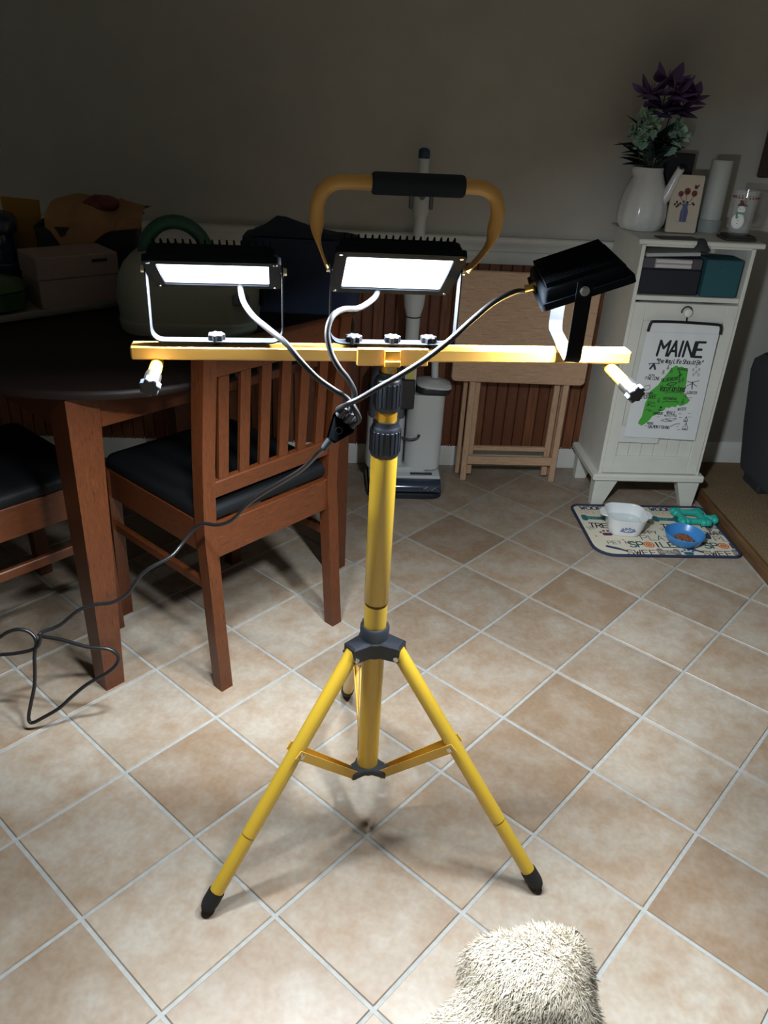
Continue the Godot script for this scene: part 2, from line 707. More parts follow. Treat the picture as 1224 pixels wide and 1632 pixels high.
func bumped(m: StandardMaterial3D, sd: int, freq: float, cm: float, scale: float) -> StandardMaterial3D:
	m.uv1_triplanar = true
	m.uv1_scale = Vector3.ONE * scale
	bump(m, noise_tex(sd, freq, [[0.0, Color.BLACK], [1.0, Color.WHITE]], 256, 3), cm)
	return m


# ---------------------------------------------------------------- room
func tile_atlas() -> Image:
	var S := 1280
	var C := 320
	var f := FastNoiseLite.new()
	f.noise_type = FastNoiseLite.TYPE_SIMPLEX_SMOOTH
	f.seed = 101
	f.frequency = 0.0055
	f.fractal_octaves = 4
	var big := f.get_image(S, S, false, false, false).get_data()
	f.seed = 102
	f.frequency = 0.05
	f.fractal_octaves = 4
	var fine := f.get_image(S, S, false, false, false).get_data()
	f.seed = 103
	f.frequency = 0.022
	f.fractal_octaves = 3
	var mid := f.get_image(S, S, false, false, false).get_data()
	var out := PackedByteArray()
	out.resize(S * S * 3)
	var shade := PackedFloat32Array()
	var rust := PackedFloat32Array()
	var r := RandomNumberGenerator.new()
	r.seed = 5
	for k in 16:
		shade.append(r.randf_range(0.95, 1.05))
		rust.append(r.randf_range(-0.22, 0.06) if k < 12 else r.randf_range(0.22, 0.36))
	for y in S:
		var ly := absf((y % C) / float(C) - 0.5) * 2.0
		var row := (y / C) * 4
		for x in S:
			var lx := absf((x % C) / float(C) - 0.5) * 2.0
			var k := row + x / C
			var p := y * S + x
			var e := maxf(lx, ly)
			e = e * e * e
			var a := (big[p] / 255.0 - 0.5) * 1.1 + (mid[p] / 255.0 - 0.5) * 0.35 + e * 0.24 + rust[k] + 0.38
			a = clampf(a, 0.0, 1.0)
			var s := shade[k] * (1.0 + (fine[p] / 255.0 - 0.5) * 0.10)
			out[p * 3] = clampi(int((149.0 - 18.0 * a) * s), 0, 255)
			out[p * 3 + 1] = clampi(int((139.0 - 30.0 * a) * s), 0, 255)
			out[p * 3 + 2] = clampi(int((126.0 - 38.0 * a) * s), 0, 255)
	return Image.create_from_data(S, S, false, Image.FORMAT_RGB8, out)


func build_room() -> void:
	var x0 := -3.6
	var x1 := 3.3
	var z1 := 3.8
	var base := one_box(Vector3((x0 + STEP_X) / 2, -0.053, (BACK + z1) / 2), Vector3(STEP_X - x0 + 0.02, 0.1, z1 - BACK), 0.0)
	var floor_node := struct("floor", base, M.grout)
	# one mesh per tile; whole tiles share sixteen meshes, tiles cut at a wall have their own
	var tile_mat := image_mat(tile_atlas(), 0.42)
	tile_mat.metallic_specular = 0.4
	bump(tile_mat, noise_tex(61, 0.03, [[0.0, Color.BLACK], [1.0, Color.WHITE]], 256, 4), 0.05)
	var shapes: Array = []
	var half := TILE / 2 - 0.0048
	for k in 16:
		var b := MB.new()
		add_tile(b, PackedVector2Array([Vector2(-half, -half), Vector2(half, -half), Vector2(half, half), Vector2(-half, half)]), k)
		shapes.append(b.mesh())
	var rust_cells := {Vector2i(2, -2): 12, Vector2i(-1, -5): 13, Vector2i(-2, 0): 14, Vector2i(0, -2): 15, Vector2i(-3, -5): 12, Vector2i(0, -3): 13}
	var org := Vector2(0.115, -1.407)
	var area := PackedVector2Array([Vector2(x0 + 0.01, BACK + 0.02), Vector2(STEP_X - 0.012, BACK + 0.02), Vector2(STEP_X - 0.012, 0.75), Vector2(x0 + 0.01, 0.75)])
	for i in range(-16, 17):
		for j in range(-16, 17):
			var c := org + (Vector2(SQ, SQ) * (i + 0.5) + Vector2(-SQ, SQ) * (j + 0.5)) * TILE
			if c.x < -2.3 or c.x > 2.2 or c.y < -4.0 or c.y > 0.45:
				continue
			var k: int = rust_cells.get(Vector2i(i, j), (i * 7 + j * 13 + i * j * 3 + 960) % 12)
			var poly := PackedVector2Array()
			for q in [[-1, -1], [1, -1], [1, 1], [-1, 1]]:
				poly.append(c + Vector2(SQ, SQ) * q[0] * half + Vector2(-SQ, SQ) * q[1] * half)
			var inside := true
			for p in poly:
				inside = inside and Geometry2D.is_point_in_polygon(p, area)
			if inside:
				var o := put(floor_node, "tile", shapes[k], tile_mat)
				o.position = Vector3(c.x, 0, c.y)
				o.rotation.y = -PI / 4
			else:
				for cut in Geometry2D.intersect_polygons(poly, area):
					var loc := PackedVector2Array()
					for p in cut:
						var d: Vector2 = p - c
						loc.append(Vector2(d.dot(Vector2(SQ, SQ)), d.dot(Vector2(-SQ, SQ))))
					var b := MB.new()
					add_tile(b, loc, k)
					var o := part(floor_node, "tile", b, tile_mat)
					o.position = Vector3(c.x, 0, c.y)
					o.rotation.y = -PI / 4

	# raised carpeted floor of the next room and its wooden edge
	struct("floor_landing", one_box(Vector3((STEP_X + 0.02 + x1) / 2, 0.0, (BACK + z1) / 2), Vector3(x1 - STEP_X - 0.02, 0.1, z1 - BACK), 0.0), M.carpet)
	var nose := MB.new()
	nose.box(Vector3(STEP_X + 0.012, 0.0, (BACK + z1) / 2), Vector3(0.024, 0.106, z1 - BACK - 0.02), 0.006)
	struct("trim_1", nose, M.nosing)

	# walls and ceiling
	var wall := struct("wall_back", one_box(Vector3((x0 + x1) / 2, 1.25, BACK - 0.05), Vector3(x1 - x0 + 0.2, 2.5, 0.1), 0.0), M.paint)
	struct("wall_left", one_box(Vector3(x0 - 0.05, 1.25, (BACK + z1) / 2), Vector3(0.1, 2.5, z1 - BACK), 0.0), M.paint)
	struct("wall_right", one_box(Vector3(x1 + 0.05, 1.25, (BACK + z1) / 2), Vector3(0.1, 2.5, z1 - BACK), 0.0), M.paint)
	struct("wall_front", one_box(Vector3((x0 + x1) / 2, 1.25, z1 + 0.05), Vector3(x1 - x0 + 0.2, 2.5, 0.1), 0.0), M.paint)
	struct("ceiling", one_box(Vector3((x0 + x1) / 2, 2.55, (BACK + z1) / 2), Vector3(x1 - x0 + 0.2, 0.1, z1 - BACK + 0.2), 0.0), M.ceiling)

	# beadboard: each plank is a part of the back wall
	var pw := 0.051
	var pb := MB.new()
	pb.box(Vector3(0, 0.55, 0.005), Vector3(pw - 0.0045, 0.9, 0.012), 0.004)
	var bead := MB.new()
	for s in [-1.0, 1.0]:
		pb.tube([Vector3(s * (pw / 2 - 0.0055), 0.1, 0.0085), Vector3(s * (pw / 2 - 0.0055), 0.998, 0.0085)], 0.0042, 6, false)
	var pm := pb.mesh()
	var x := -1.62
	while x < 1.52:
		var o := put(wall, "plank", pm, M.plank if rng.randf() < 0.6 else M.plank2)
		o.position = Vector3(x, 0, BACK)
		x += pw
	var seam := one_box(Vector3((-2.9 + 1.52) / 2, 0.55, BACK + 0.001), Vector3(4.4, 0.9, 0.003), 0.0)
	part(wall, "backing", seam, mat(c8(58, 30, 20), 0.8))

	# moulded chair rail over the planks, white skirting below
	var prof := PackedVector2Array([Vector2(0, 0.985), Vector2(0.018, 0.985), Vector2(0.022, 0.992), Vector2(0.022, 1.012), Vector2(0.016, 1.018), Vector2(0.016, 1.036), Vector2(0.022, 1.042), Vector2(0.022, 1.062), Vector2(0.03, 1.072), Vector2(0.036, 1.082), Vector2(0.036, 1.096), Vector2(0.03, 1.102), Vector2(0, 1.102)])
	var rail := MB.new()
	rail.x = Transform3D(Basis(Vector3(0, 0, 1), Vector3(0, 1, 0), Vector3(-1, 0, 0)), Vector3(-0.66, 0, BACK))
	rail.prism(prof, -2.18, 2.22)
	struct("trim_2", rail, M.white_trim)
	var bp := PackedVector2Array([Vector2(0, 0), Vector2(0.016, 0), Vector2(0.016, 0.085), Vector2(0.012, 0.092), Vector2(0.010, 0.104), Vector2(0.006, 0.108), Vector2(0, 0.108)])
	var bb := MB.new()
	bb.x = Transform3D(Basis(Vector3(0, 0, 1), Vector3(0, 1, 0), Vector3(-1, 0, 0)), Vector3(-0.58, -0.001, BACK))
	bb.prism(bp, -2.3, 2.3)
	struct("baseboard_back", bb, M.white_trim)
	var bq := MB.new()
	bq.x = Transform3D(Basis(Vector3(0, 0, 1), Vector3(0, 1, 0), Vector3(-1, 0, 0)), Vector3(2.53, 0.05, BACK))
	bq.prism(bp, -0.75, 0.75)
	struct("baseboard_landing", bq, M.white_trim)

	# dark wooden frame on the wall, cut off by the right edge of the picture
	var fr := thing("picture_frame", "dark brown wooden frame hanging on the wall at the right edge above the glass tumbler", "picture frame", Vector3(2.035, 1.60, BACK + 0.002))
	for s in [-1.0, 1.0]:
		part(fr, "frame_rail", one_box(Vector3(s * 0.2, 0, 0.012), Vector3(0.045, 0.42, 0.024), 0.005), M.dark_frame)
		part(fr, "frame_rail", one_box(Vector3(0, s * 0.1875, 0.012), Vector3(0.355, 0.045, 0.024), 0.005), M.dark_frame)
	part(fr, "backing", one_box(Vector3(0, 0, 0.006), Vector3(0.36, 0.335, 0.01), 0.0), mat(c8(88, 76, 62), 0.7))


func add_tile(b: MB, poly: PackedVector2Array, k: int) -> void:
	var q := poly
	if Geometry2D.is_polygon_clockwise(q):
		q = q.duplicate()
		q.reverse()
	var m := q.size()
	var bev := 0.0022
	var drop := 0.0022
	var ins := Geometry2D.offset_polygon(q, -bev, Geometry2D.JOIN_MITER)
	if ins.is_empty() or ins[0].size() != m:
		return
	var top: PackedVector2Array = ins[0]
	# match the inset corner to the outer corner
	var best := 0
	for i in m:
		if top[i].distance_to(q[0]) < top[best].distance_to(q[0]):
			best = i
	var in2 := PackedVector2Array()
	for i in m:
		in2.append(top[(best + i) % m])
	if m > 2 and in2[1].distance_to(q[1]) > in2[m - 1].distance_to(q[1]):
		var rev := PackedVector2Array([in2[0]])
		for i in range(m - 1, 0, -1):
			rev.append(in2[i])
		in2 = rev
	var cell := Vector2(k % 4, k / 4)
	var uv := func(p: Vector2) -> Vector2:
		return (cell + Vector2(clampf(p.x / TILE + 0.5, 0.01, 0.99), clampf(p.y / TILE + 0.5, 0.01, 0.99))) / 4.0
	var ix := Geometry2D.triangulate_polygon(in2)
	var up := Vector3.UP
	for i in range(0, ix.size(), 3):
		var a := in2[ix[i]]
		var c := in2[ix[i + 1]]
		var d := in2[ix[i + 2]]
		b.tri(Vector3(a.x, 0, a.y), Vector3(c.x, 0, c.y), Vector3(d.x, 0, d.y), up, up, up, uv.call(a), uv.call(c), uv.call(d))
	for i in m:
		var j := (i + 1) % m
		var e := (q[j] - q[i]).normalized()
		var o := Vector3(e.y, 0, -e.x)
		var so := (up + o).normalized()
		var a0 := Vector3(in2[i].x, 0, in2[i].y)
		var a1 := Vector3(in2[j].x, 0, in2[j].y)
		var b0 := Vector3(q[i].x, -drop, q[i].y)
		var b1 := Vector3(q[j].x, -drop, q[j].y)
		b.tri(a0, a1, b1, so, so, so, uv.call(in2[i]), uv.call(in2[j]), uv.call(q[j]))
		b.tri(a0, b1, b0, so, so, so, uv.call(in2[i]), uv.call(q[j]), uv.call(q[i]))


# ---------------------------------------------------------------- work light
const STAND := Vector3(0.112, 0, -1.468)
const STAND_TURN := 0.0716


func build_work_light() -> void:
	var t := thing("work_light", "yellow tripod work light with three black LED flood lamps on a crossbar, standing mid floor", "work light", STAND, STAND_TURN)
	var inv := Transform3D(Basis(Vector3.UP, STAND_TURN), STAND).affine_inverse()

	# mast
	var b := MB.new()
	b.lathe([Vector2(0, 0.19), Vector2(0.0255, 0.19), Vector2(0.0255, 0.672)], 28)
	b.lathe([Vector2(0.0255, 0.678), Vector2(0.027, 0.68), Vector2(0.027, 1.04)], 14)
	part(t, "pole", b, M.yellow)
	b = MB.new()
	b.lathe([Vector2(0.0255, 0.6715), Vector2(0.0245, 0.674), Vector2(0.0245, 0.677), Vector2(0.0265, 0.6785)], 28)
	part(t, "joint_ring", b, M.groove)
	b = MB.new()
	b.lathe([Vector2(0.021, 1.09), Vector2(0.021, 1.14)], 24)
	part(t, "middle_tube", b, M.gold)
	b = MB.new()
	b.lathe([Vector2(0.0155, 1.19), Vector2(0.0155, 1.222), Vector2(0.0155, 1.23)], 20)
	part(t, "neck", b, M.gold)
	part(t, "clamp_collar", collar(1.03, 1.106, 0.031, 0.026), M.collar, "lower black ribbed clamp collar")
	part(t, "clamp_collar", collar(1.126, 1.203, 0.0275, 0.019), M.collar, "upper black ribbed clamp collar")
	b = MB.new()
	b.tube([Vector3(0.0, 1.213, 0.0145), Vector3(0.0, 1.213, 0.0185)], 0.0045, 6)
	part(t, "screw", b, M.chrome)

	# hub with three ears, legs, feet, braces, lower plate
	var dirs: Array = []
	for f in [Vector3(-0.251, 0.0, -1.205), Vector3(0.513, 0, -1.252), Vector3(0.072, 0, -1.927)]:
		var q: Vector3 = inv * f
		q.y = 0
		dirs.append(q)
	b = MB.new()
	b.x = Transform3D(Basis(Vector3(1, 0, 0), Vector3(0, 0, 1), Vector3(0, -1, 0)), Vector3(0, 0.585, 0))
	b.prism(star(dirs, 0.07, 0.019, 0.036), 0.0, 0.044, 0.004)
	part(t, "hub", b, M.collar)
	b = MB.new()
	b.lathe([Vector2(0.033, 0.58), Vector2(0.033, 0.612), Vector2(0.0295, 0.616), Vector2(0.027, 0.616)], 24)
	var ear: Vector3 = dirs[2].normalized()
	b.box(ear * 0.033 + Vector3(0, 0.61, 0), Vector3(0.03, 0.07, 0.03), 0.006, Basis(Vector3.UP, atan2(ear.x, ear.z)))
	part(t, "hub_sleeve", b, M.black_plastic)
	for k in 3:
		var d: Vector3 = dirs[k]
		var u := d.normalized()
		var side := u.cross(Vector3.UP)
		var top := u * 0.058 + Vector3(0, 0.565, 0)
		var foot := d + Vector3(0, 0.02, 0)
		var run := (foot - top).normalized()
		var end := foot - run * 0.012
		var jp := top.lerp(foot, 0.72)
		b = MB.new()
		b.tube([top, jp - run * 0.0022, jp - run * 0.0018, jp + run * 0.0008, jp + run * 0.0012, end], [0.0172, 0.0172, 0.0155, 0.0155, 0.0166, 0.0166], 18)
		var leg := part(t, "leg", b, M.yellow)
		b = MB.new()
		b.tube(curve([end - run * 0.026, end - run * 0.025, end, foot + run * 0.004, d + Vector3(0, 0.006, 0) + u * 0.004], 3), [0.0172, 0.0185, 0.0188, 0.019, 0.019, 0.019, 0.019, 0.0185, 0.0175, 0.016, 0.0135, 0.009, 0.003], 18)
		part(leg, "rubber_foot", b, M.rubber)
		for s in [-1.0, 1.0]:
			b = MB.new()
			b.tube([top + run * 0.012 + side * s * 0.017, top + run * 0.012 + side * s * 0.0235], 0.0062, 10)
			part(leg, "rivet", b, M.chrome)
		# flat brace from the leg down to the plate
		var on_leg := top.lerp(foot, 0.388)
		var at_plate := u * 0.045 + Vector3(0, 0.186, 0)
		b = MB.new()
		var bd := (at_plate - on_leg).normalized()
		var bn := side.cross(bd).normalized()
		for s in [-1.0, 1.0]:
			b.bar(on_leg - bd * 0.012 + side * s * 0.0195, at_plate + bd * 0.012 + side * s * 0.0115, Vector2(0.0022, 0.021), Vector2(0.0022, 0.021), side)
		b.bar(on_leg + bn * 0.009 + bd * 0.022, at_plate + bn * 0.009 - bd * 0.022, Vector2(0.036, 0.002), Vector2(0.022, 0.002), side)
		var brace := part(t, "brace", b, M.yellow_flat)
		for s in [-1.0, 1.0]:
			b = MB.new()
			b.tube([on_leg + side * s * 0.0195, on_leg + side * s * 0.0245], 0.006, 12)
			part(brace, "rivet", b, M.chrome)
			b = MB.new()
			b.tube([at_plate + side * s * 0.0115, at_plate + side * s * 0.0155], 0.0055, 12)
			part(brace, "rivet", b, M.chrome)
	b = MB.new()
	b.x = Transform3D(Basis(Vector3(1, 0, 0), Vector3(0, 0, 1), Vector3(0, -1, 0)), Vector3(0, 0.196, 0))
	b.prism(star(dirs, 0.056, 0.016, 0.031), 0.0, 0.02, 0.003)
	part(t, "lower_hub", b, M.black_plastic)
	b = MB.new()
	b.tube([Vector3(-0.026, 0.235, 0.0), Vector3(-0.029, 0.40, 0.002), Vector3(-0.031, 0.56, 0.0)], 0.0011, 5)
	part(t, "pull_wire", b, M.chrome)

	# crossbar with its centre sleeve
	b = MB.new()
	b.box(Vector3(0, 1.239, 0), Vector3(0.936, 0.025, 0.034), 0.003)
	part(t, "crossbar", b, M.bar)
	b = MB.new()
	b.box(Vector3(0.003, 1.2365, 0), Vector3(0.134, 0.034, 0.0395), 0.002)
	part(t, "centre_sleeve", b, M.bar)
	b = MB.new()
	b.box(Vector3(0.002, 1.235, 0.0215), Vector3(0.03, 0.032, 0.006), 0.002)
	b.box(Vector3(0.002, 1.226, 0.0265), Vector3(0.03, 0.012, 0.006), 0.002)
	part(t, "hook", b, M.gold)
	for kx in [-0.317, -0.069, 0.003, 0.071]:
		part(t, "star_knob", star_knob(Vector3(kx, 1.2565, 0), Vector3.UP, 0.0158, 0.0155), M.bracket)
	# clamping bolts that stick out under both ends
	for e in [[-0.424, Vector3(-0.06, -0.22, 0.97), 0.045], [0.43, Vector3(0.22, -0.22, 0.95), 0.062]]:
		var p := Vector3(e[0], 1.218, 0.004)
		var d: Vector3 = (e[1] as Vector3).normalized()
		b = MB.new()
		b.tube([p, p + d * e[2]], 0.0115, 14)
		part(t, "bolt_sleeve", b, M.yellow)
		b = MB.new()
		b.tube([p + d * e[2], p + d * (e[2] + 0.028)], 0.0145, 14)
		part(t, "bolt_collar", b, M.chrome)
		part(t, "end_knob", star_knob(p + d * (e[2] + 0.026), d, 0.0185, 0.016), M.black_plastic)

	flood(t, Vector3(-0.3145, 1.383, 0.002), 0.0, 62.5, 0.0, 0.125, "left flood lamp, tilted down and lit", false, 0.04)
	flood(t, Vector3(0.003, 1.391, 0.002), -1.0, 53.2, -1.0, 0.133, "middle flood lamp, lit, carrying the yellow handle", true, -0.03)
	flood(t, Vector3(0.331, 1.389, 0.006), 80.0, 68.0, 0.0, 0.131, "right flood lamp, lit, turned away to the right", false, 0.0)


func star(dirs: Array, far: float, half: float, near: float) -> PackedVector2Array:
	# outline with three ears; y of the polygon is z of the stand (mirrored by the transform)
	var ang: Array = []
	for d in dirs:
		ang.append(atan2(d.z, d.x))
	ang.sort()
	var p := PackedVector2Array()
	for i in 3:
		var a: float = ang[i]
		var u := Vector2(cos(a), sin(a))
		var s := Vector2(-u.y, u.x)
		p.append(u * far - s * half)
		p.append(u * far + s * half)
		var a2: float = ang[(i + 1) % 3] + (TAU if i == 2 else 0.0)
		var mid := (a + a2) / 2
		for q in [-0.3, 0.0, 0.3]:
			p.append(Vector2(cos(mid + q), sin(mid + q)) * near)
	return p


func collar(y0: float, y1: float, r: float, r_top: float) -> MB:
	var b := MB.new()
	var h := y1 - y0
	b.lathe([Vector2(0.018, y0), Vector2(r * 0.84, y0), Vector2(r * 0.93, y0 + h * 0.06), Vector2(r * 0.97, y0 + h * 0.16), Vector2(r * 0.97, y1 - h * 0.3), Vector2(r * 0.94, y1 - h * 0.2), Vector2(r * 0.9, y1 - h * 0.16), Vector2(r_top, y1 - h * 0.12), Vector2(r_top, y1), Vector2(0.012, y1)], 32)
	for k in 20:
		var a := TAU * k / 20.0
		var u := Vector3(cos(a), 0, sin(a))
		b.box(u * r * 0.965 + Vector3(0, y0 + h * 0.45, 0), Vector3(r * 0.17, h * 0.6, r * 0.1), 0.001, Basis(Vector3.UP, -a + PI / 2))
	return b


func star_knob(at: Vector3, axis: Vector3, r: float, h: float) -> MB:
	var b := MB.new()
	var q := Basis(Quaternion(Vector3.BACK, axis.normalized()))
	b.x = Transform3D(q, at)
	var p := PackedVector2Array()
	for k in 48:
		var a := TAU * k / 48.0
		p.append(Vector2(cos(a), sin(a)) * r * (0.88 + 0.12 * cos(a * 7.0)))
	b.prism(p, 0.0, h, 0.0015)
	b.tube([Vector3(0, 0, -0.004), Vector3(0, 0, 0.001)], r * 0.5, 12)
	return b


# one flood lamp: at = its pivot in the stand's axes; turn and tilt in degrees
func flood(t: Node3D, at: Vector3, turn: float, tilt: float, roll: float, drop: float, label: String, handle: bool, cable_x: float) -> void:
	var W := 0.227
	var H := 0.164
	var o := Node3D.new()
	o.name = free_name(t, "flood_lamp")
	t.add_child(o)
	o.position = at
	o.rotation.y = deg_to_rad(turn)
	o.set_meta("label", label)
	var tip := Transform3D(Basis(Vector3.RIGHT, deg_to_rad(tilt)) * Basis(Vector3.BACK, deg_to_rad(roll)), Vector3(0, 0, -0.012 if absf(turn) < 30.0 else 0.006))
	var f := 0.012
	var b := MB.new()
	b.x = tip
	b = MB.new()
	b.x = tip * Transform3D(Basis(Vector3(1, 0, 0), Vector3(0, 0, -1), Vector3(0, 1, 0)), Vector3.ZERO)
	var y_face := f - 0.010
	b.loft([flat_ring(round_rect(0.216, 0.153, 0.008), -y_face), flat_ring(round_rect(0.214, 0.151, 0.008), 0.018 - f), flat_ring(round_rect(0.208, 0.145, 0.01), 0.030 - f), flat_ring(round_rect(0.196, 0.134, 0.012), 0.034 - f)], true, true)
	part(o, "housing", b, M.housing)
	b = MB.new()
	b.x = tip
	for k in 17:
		var fx := -0.096 + 0.192 * k / 16.0
		b.box(Vector3(fx, 0, f - 0.0355), Vector3(0.0028, 0.128, 0.015), 0.0008)
	part(o, "cooling_fins", b, M.housing).set_meta("kind", "stuff")
	b = MB.new()
	b.x = tip
	# frame around the glowing face
	var outer := round_rect(W, H, 0.009)
	var inner := round_rect(0.186, 0.128, 0.004)
	for i in outer.size():
		var j := (i + 1) % outer.size()
		var ns := (Vector3(outer[i].x, outer[i].y, 0) + Vector3(outer[j].x, outer[j].y, 0)).normalized()
		var O0 := Vector3(outer[i].x, outer[i].y, f)
		var O1 := Vector3(outer[j].x, outer[j].y, f)
		var I0 := Vector3(inner[i].x, inner[i].y, f)
		var I1 := Vector3(inner[j].x, inner[j].y, f)
		var dz := Vector3(0, 0, -0.006)
		var dd := Vector3(0, 0, -0.012)
		b.quad(O0, O1, I1, I0, Vector3.BACK)
		b.quad(O0, O1, O1 + dd, O0 + dd, ns)
		b.quad(O0 + dd, O1 + dd, I1 + dd, I0 + dd, Vector3.FORWARD)
		b.quad(I0, I1, I1 + dz, I0 + dz, -ns)
	part(o, "frame", b, M.housing)
	b = MB.new()
	b.x = tip
	b.box(Vector3(0, 0, f - 0.007), Vector3(0.187, 0.129, 0.006), 0.0)
	part(o, "led_panel", b, M.led, "glowing white LED face")
	b = MB.new()
	b.x = tip
	for sx in [-1.0, 1.0]:
		for sy in [-1.0, 1.0]:
			b.tube([Vector3(sx * 0.104, sy * 0.073, f - 0.001), Vector3(sx * 0.104, sy * 0.073, f + 0.0016)], 0.0036, 8)
	part(o, "screws", b, M.chrome).set_meta("kind", "stuff")
	var lamp := AreaLight3D.new()
	lamp.name = "led_light"
	lamp.area_size = Vector2(0.16, 0.072)
	lamp.light_energy = LED_POWER
	lamp.light_color = LED_COLOR
	lamp.shadow_enabled = true
	lamp.area_range = 12.0
	lamp.area_attenuation = 2.0
	o.add_child(lamp)
	# the light shines along its own -z
	lamp.transform = tip * Transform3D(Basis(Vector3.UP, PI), Vector3(0, 0, f - 0.0028))

	# U-shaped bracket
	var path2: Array = []
	var hw := 0.1175
	var r := 0.022
	for p in [[-hw, 0.014], [-hw, -drop + r]]:
		path2.append(Vector2(p[0], p[1]))
	for k in range(1, 6):
		var a := PI + PI / 2 * k / 5.0
		path2.append(Vector2(-hw + r, -drop + r) + Vector2(cos(a), sin(a)) * r)
	for k in range(0, 6):
		var a := PI * 1.5 + PI / 2 * k / 5.0
		path2.append(Vector2(hw - r, -drop + r) + Vector2(cos(a), sin(a)) * r)
	path2.append(Vector2(hw, 0.014))
	var poly := PackedVector2Array()
	for i in path2.size():
		poly.append(path2[i])
	for i in range(path2.size() - 1, -1, -1):
		var d: Vector2 = (path2[mini(i + 1, path2.size() - 1)] - path2[maxi(i - 1, 0)]).normalized()
		poly.append(path2[i] + Vector2(-d.y, d.x) * 0.0026)
	b = MB.new()
	b.prism(poly, -0.0135, 0.0135)
	part(o, "bracket", b, M.bracket)
	for s in [-1.0, 1.0]:
		b = MB.new()
		b.tube([Vector3(s * 0.106, 0, 0), Vector3(s * 0.121, 0, 0)], 0.004, 10)
		b.tube([Vector3(s * 0.1178, 0, 0), Vector3(s * 0.119, 0, 0)], 0.0085, 16)
		b.tube([Vector3(s * 0.119, 0, 0), Vector3(s * 0.124, 0, 0)], 0.0068, 6)
		part(o, "pivot_bolt", b, M.chrome)
	# cable gland at the back of the lower edge
	b = MB.new()
	b.x = tip
	b.tube([Vector3(cable_x, -0.070, f - 0.018), Vector3(cable_x, -0.082, f - 0.019)], 0.0085, 6)
	b.tube([Vector3(cable_x, -0.082, f - 0.019), Vector3(cable_x, -0.096, f - 0.020)], 0.0065, 12)
	part(o, "cable_gland", b, M.brass)
	b = MB.new()
	b.x = tip
	b.box(Vector3(0, -0.079, f - 0.016), Vector3(0.05, 0.004, 0.014), 0.001)
	part(o, "rating_plate", b, M.bracket)
	if handle:
		# bent tube whose flattened ends are bolted outside the bracket
		var y0 := -at.y
		var pts := [Vector3(-0.123, 1.394, 0.012), Vector3(-0.139, 1.437, 0.004), Vector3(-0.142, 1.470, 0.0), Vector3(-0.141, 1.496, 0.0), Vector3(-0.133, 1.517, 0.0), Vector3(-0.117, 1.530, 0.0), Vector3(-0.094, 1.534, 0.0), Vector3(-0.03, 1.534, 0.0), Vector3(0.06, 1.534, 0.0), Vector3(0.128, 1.534, 0.0), Vector3(0.150, 1.530, 0.0), Vector3(0.165, 1.518, 0.0), Vector3(0.172, 1.497, 0.0), Vector3(0.170, 1.470, 0.0), Vector3(0.160, 1.437, 0.004), Vector3(0.124, 1.394, 0.012)]
		var mv: Array = []
		for p in pts:
			mv.append(p + Vector3(0, y0, 0))
		var line := curve(mv, 5)
		var rings: Array = []
		for i in line.size():
			var d: Vector3 = (line[mini(i + 1, line.size() - 1)] - line[maxi(i - 1, 0)]).normalized()
			var w := Vector3.BACK
			w = (w - d * d.dot(w)).normalized()
			var nrm := d.cross(w)
			var e := minf(float(i), float(line.size() - 1 - i)) / 8.0
			var k := smoothstep(0.35, 1.25, e)
			var ra := lerpf(0.0028, 0.0125, k)
			var rb := lerpf(0.0165, 0.0125, k)
			var ring: Array = []
			for s in 16:
				var a := TAU * s / 16.0
				ring.append(line[i] + nrm * cos(a) * ra + w * sin(a) * rb)
			rings.append(ring)
		b = MB.new()
		b.loft(rings, true, true)
		part(o, "carry_handle", b, M.amber, "bent yellow tube handle")
		b = MB.new()
		var g0 := Vector3(-0.050, 1.534 + y0, 0)
		b.tube([g0, g0 + Vector3(0.002, 0, 0), g0 + Vector3(0.006, 0, 0), g0 + Vector3(0.154, 0, 0), g0 + Vector3(0.158, 0, 0), g0 + Vector3(0.160, 0, 0)], [0.015, 0.0175, 0.0187, 0.0187, 0.0175, 0.015], 20)
		part(o, "grip", b, M.foam, "black foam grip")


# ---------------------------------------------------------------- table and chairs
const TABLE_C := Vector3(-0.66, 0, -2.684)


func build_table() -> void:
	var t := thing("dining_table", "tall dark-topped wooden dining table with rounded corners, at the left", "table", TABLE_C, PI / 4)
	var s := 0.684
	var rc := 0.545
	var top := MB.new()
	var P := round_rect(s * 2, s * 2, rc, 12)
	top.loft([flat_ring(P, TABLE_Y - 0.026, 0, 0.985), flat_ring(P, TABLE_Y - 0.022, 0, 0.996), flat_ring(P, TABLE_Y - 0.014), flat_ring(P, TABLE_Y - 0.005, 0, 0.998), flat_ring(P, TABLE_Y, 0, 0.99)])
	part(t, "tabletop", top, M.table_top)
	for q in [[1, 1], [1, -1], [-1, 1], [-1, -1]]:
		var e := 0.519
		var w0 := 0.062
		var w1 := 0.094
		var c := Vector3(q[0] * e, 0, q[1] * e)
		var h := TABLE_Y - 0.027
		var lo: Array = []
		var hi: Array = []
		for k in [[0, 0], [1, 0], [1, 1], [0, 1]]:
			lo.append(c + Vector3(-q[0] * k[0] * w0, 0, -q[1] * k[1] * w0))
			hi.append(c + Vector3(-q[0] * k[0] * w1, h, -q[1] * k[1] * w1))
		var b := MB.new()
		b.hexa(lo + hi)
		part(t, "leg", b, M.wood_y)
	for k in 4:
		var b := MB.new()
		var turn := Basis(Vector3.UP, k * PI / 2)
		b.box(turn * Vector3(0, TABLE_Y - 0.077, 0.498), Vector3(0.845, 0.1, 0.024), 0.002, turn)
		part(t, "apron", b, M.wood_x)


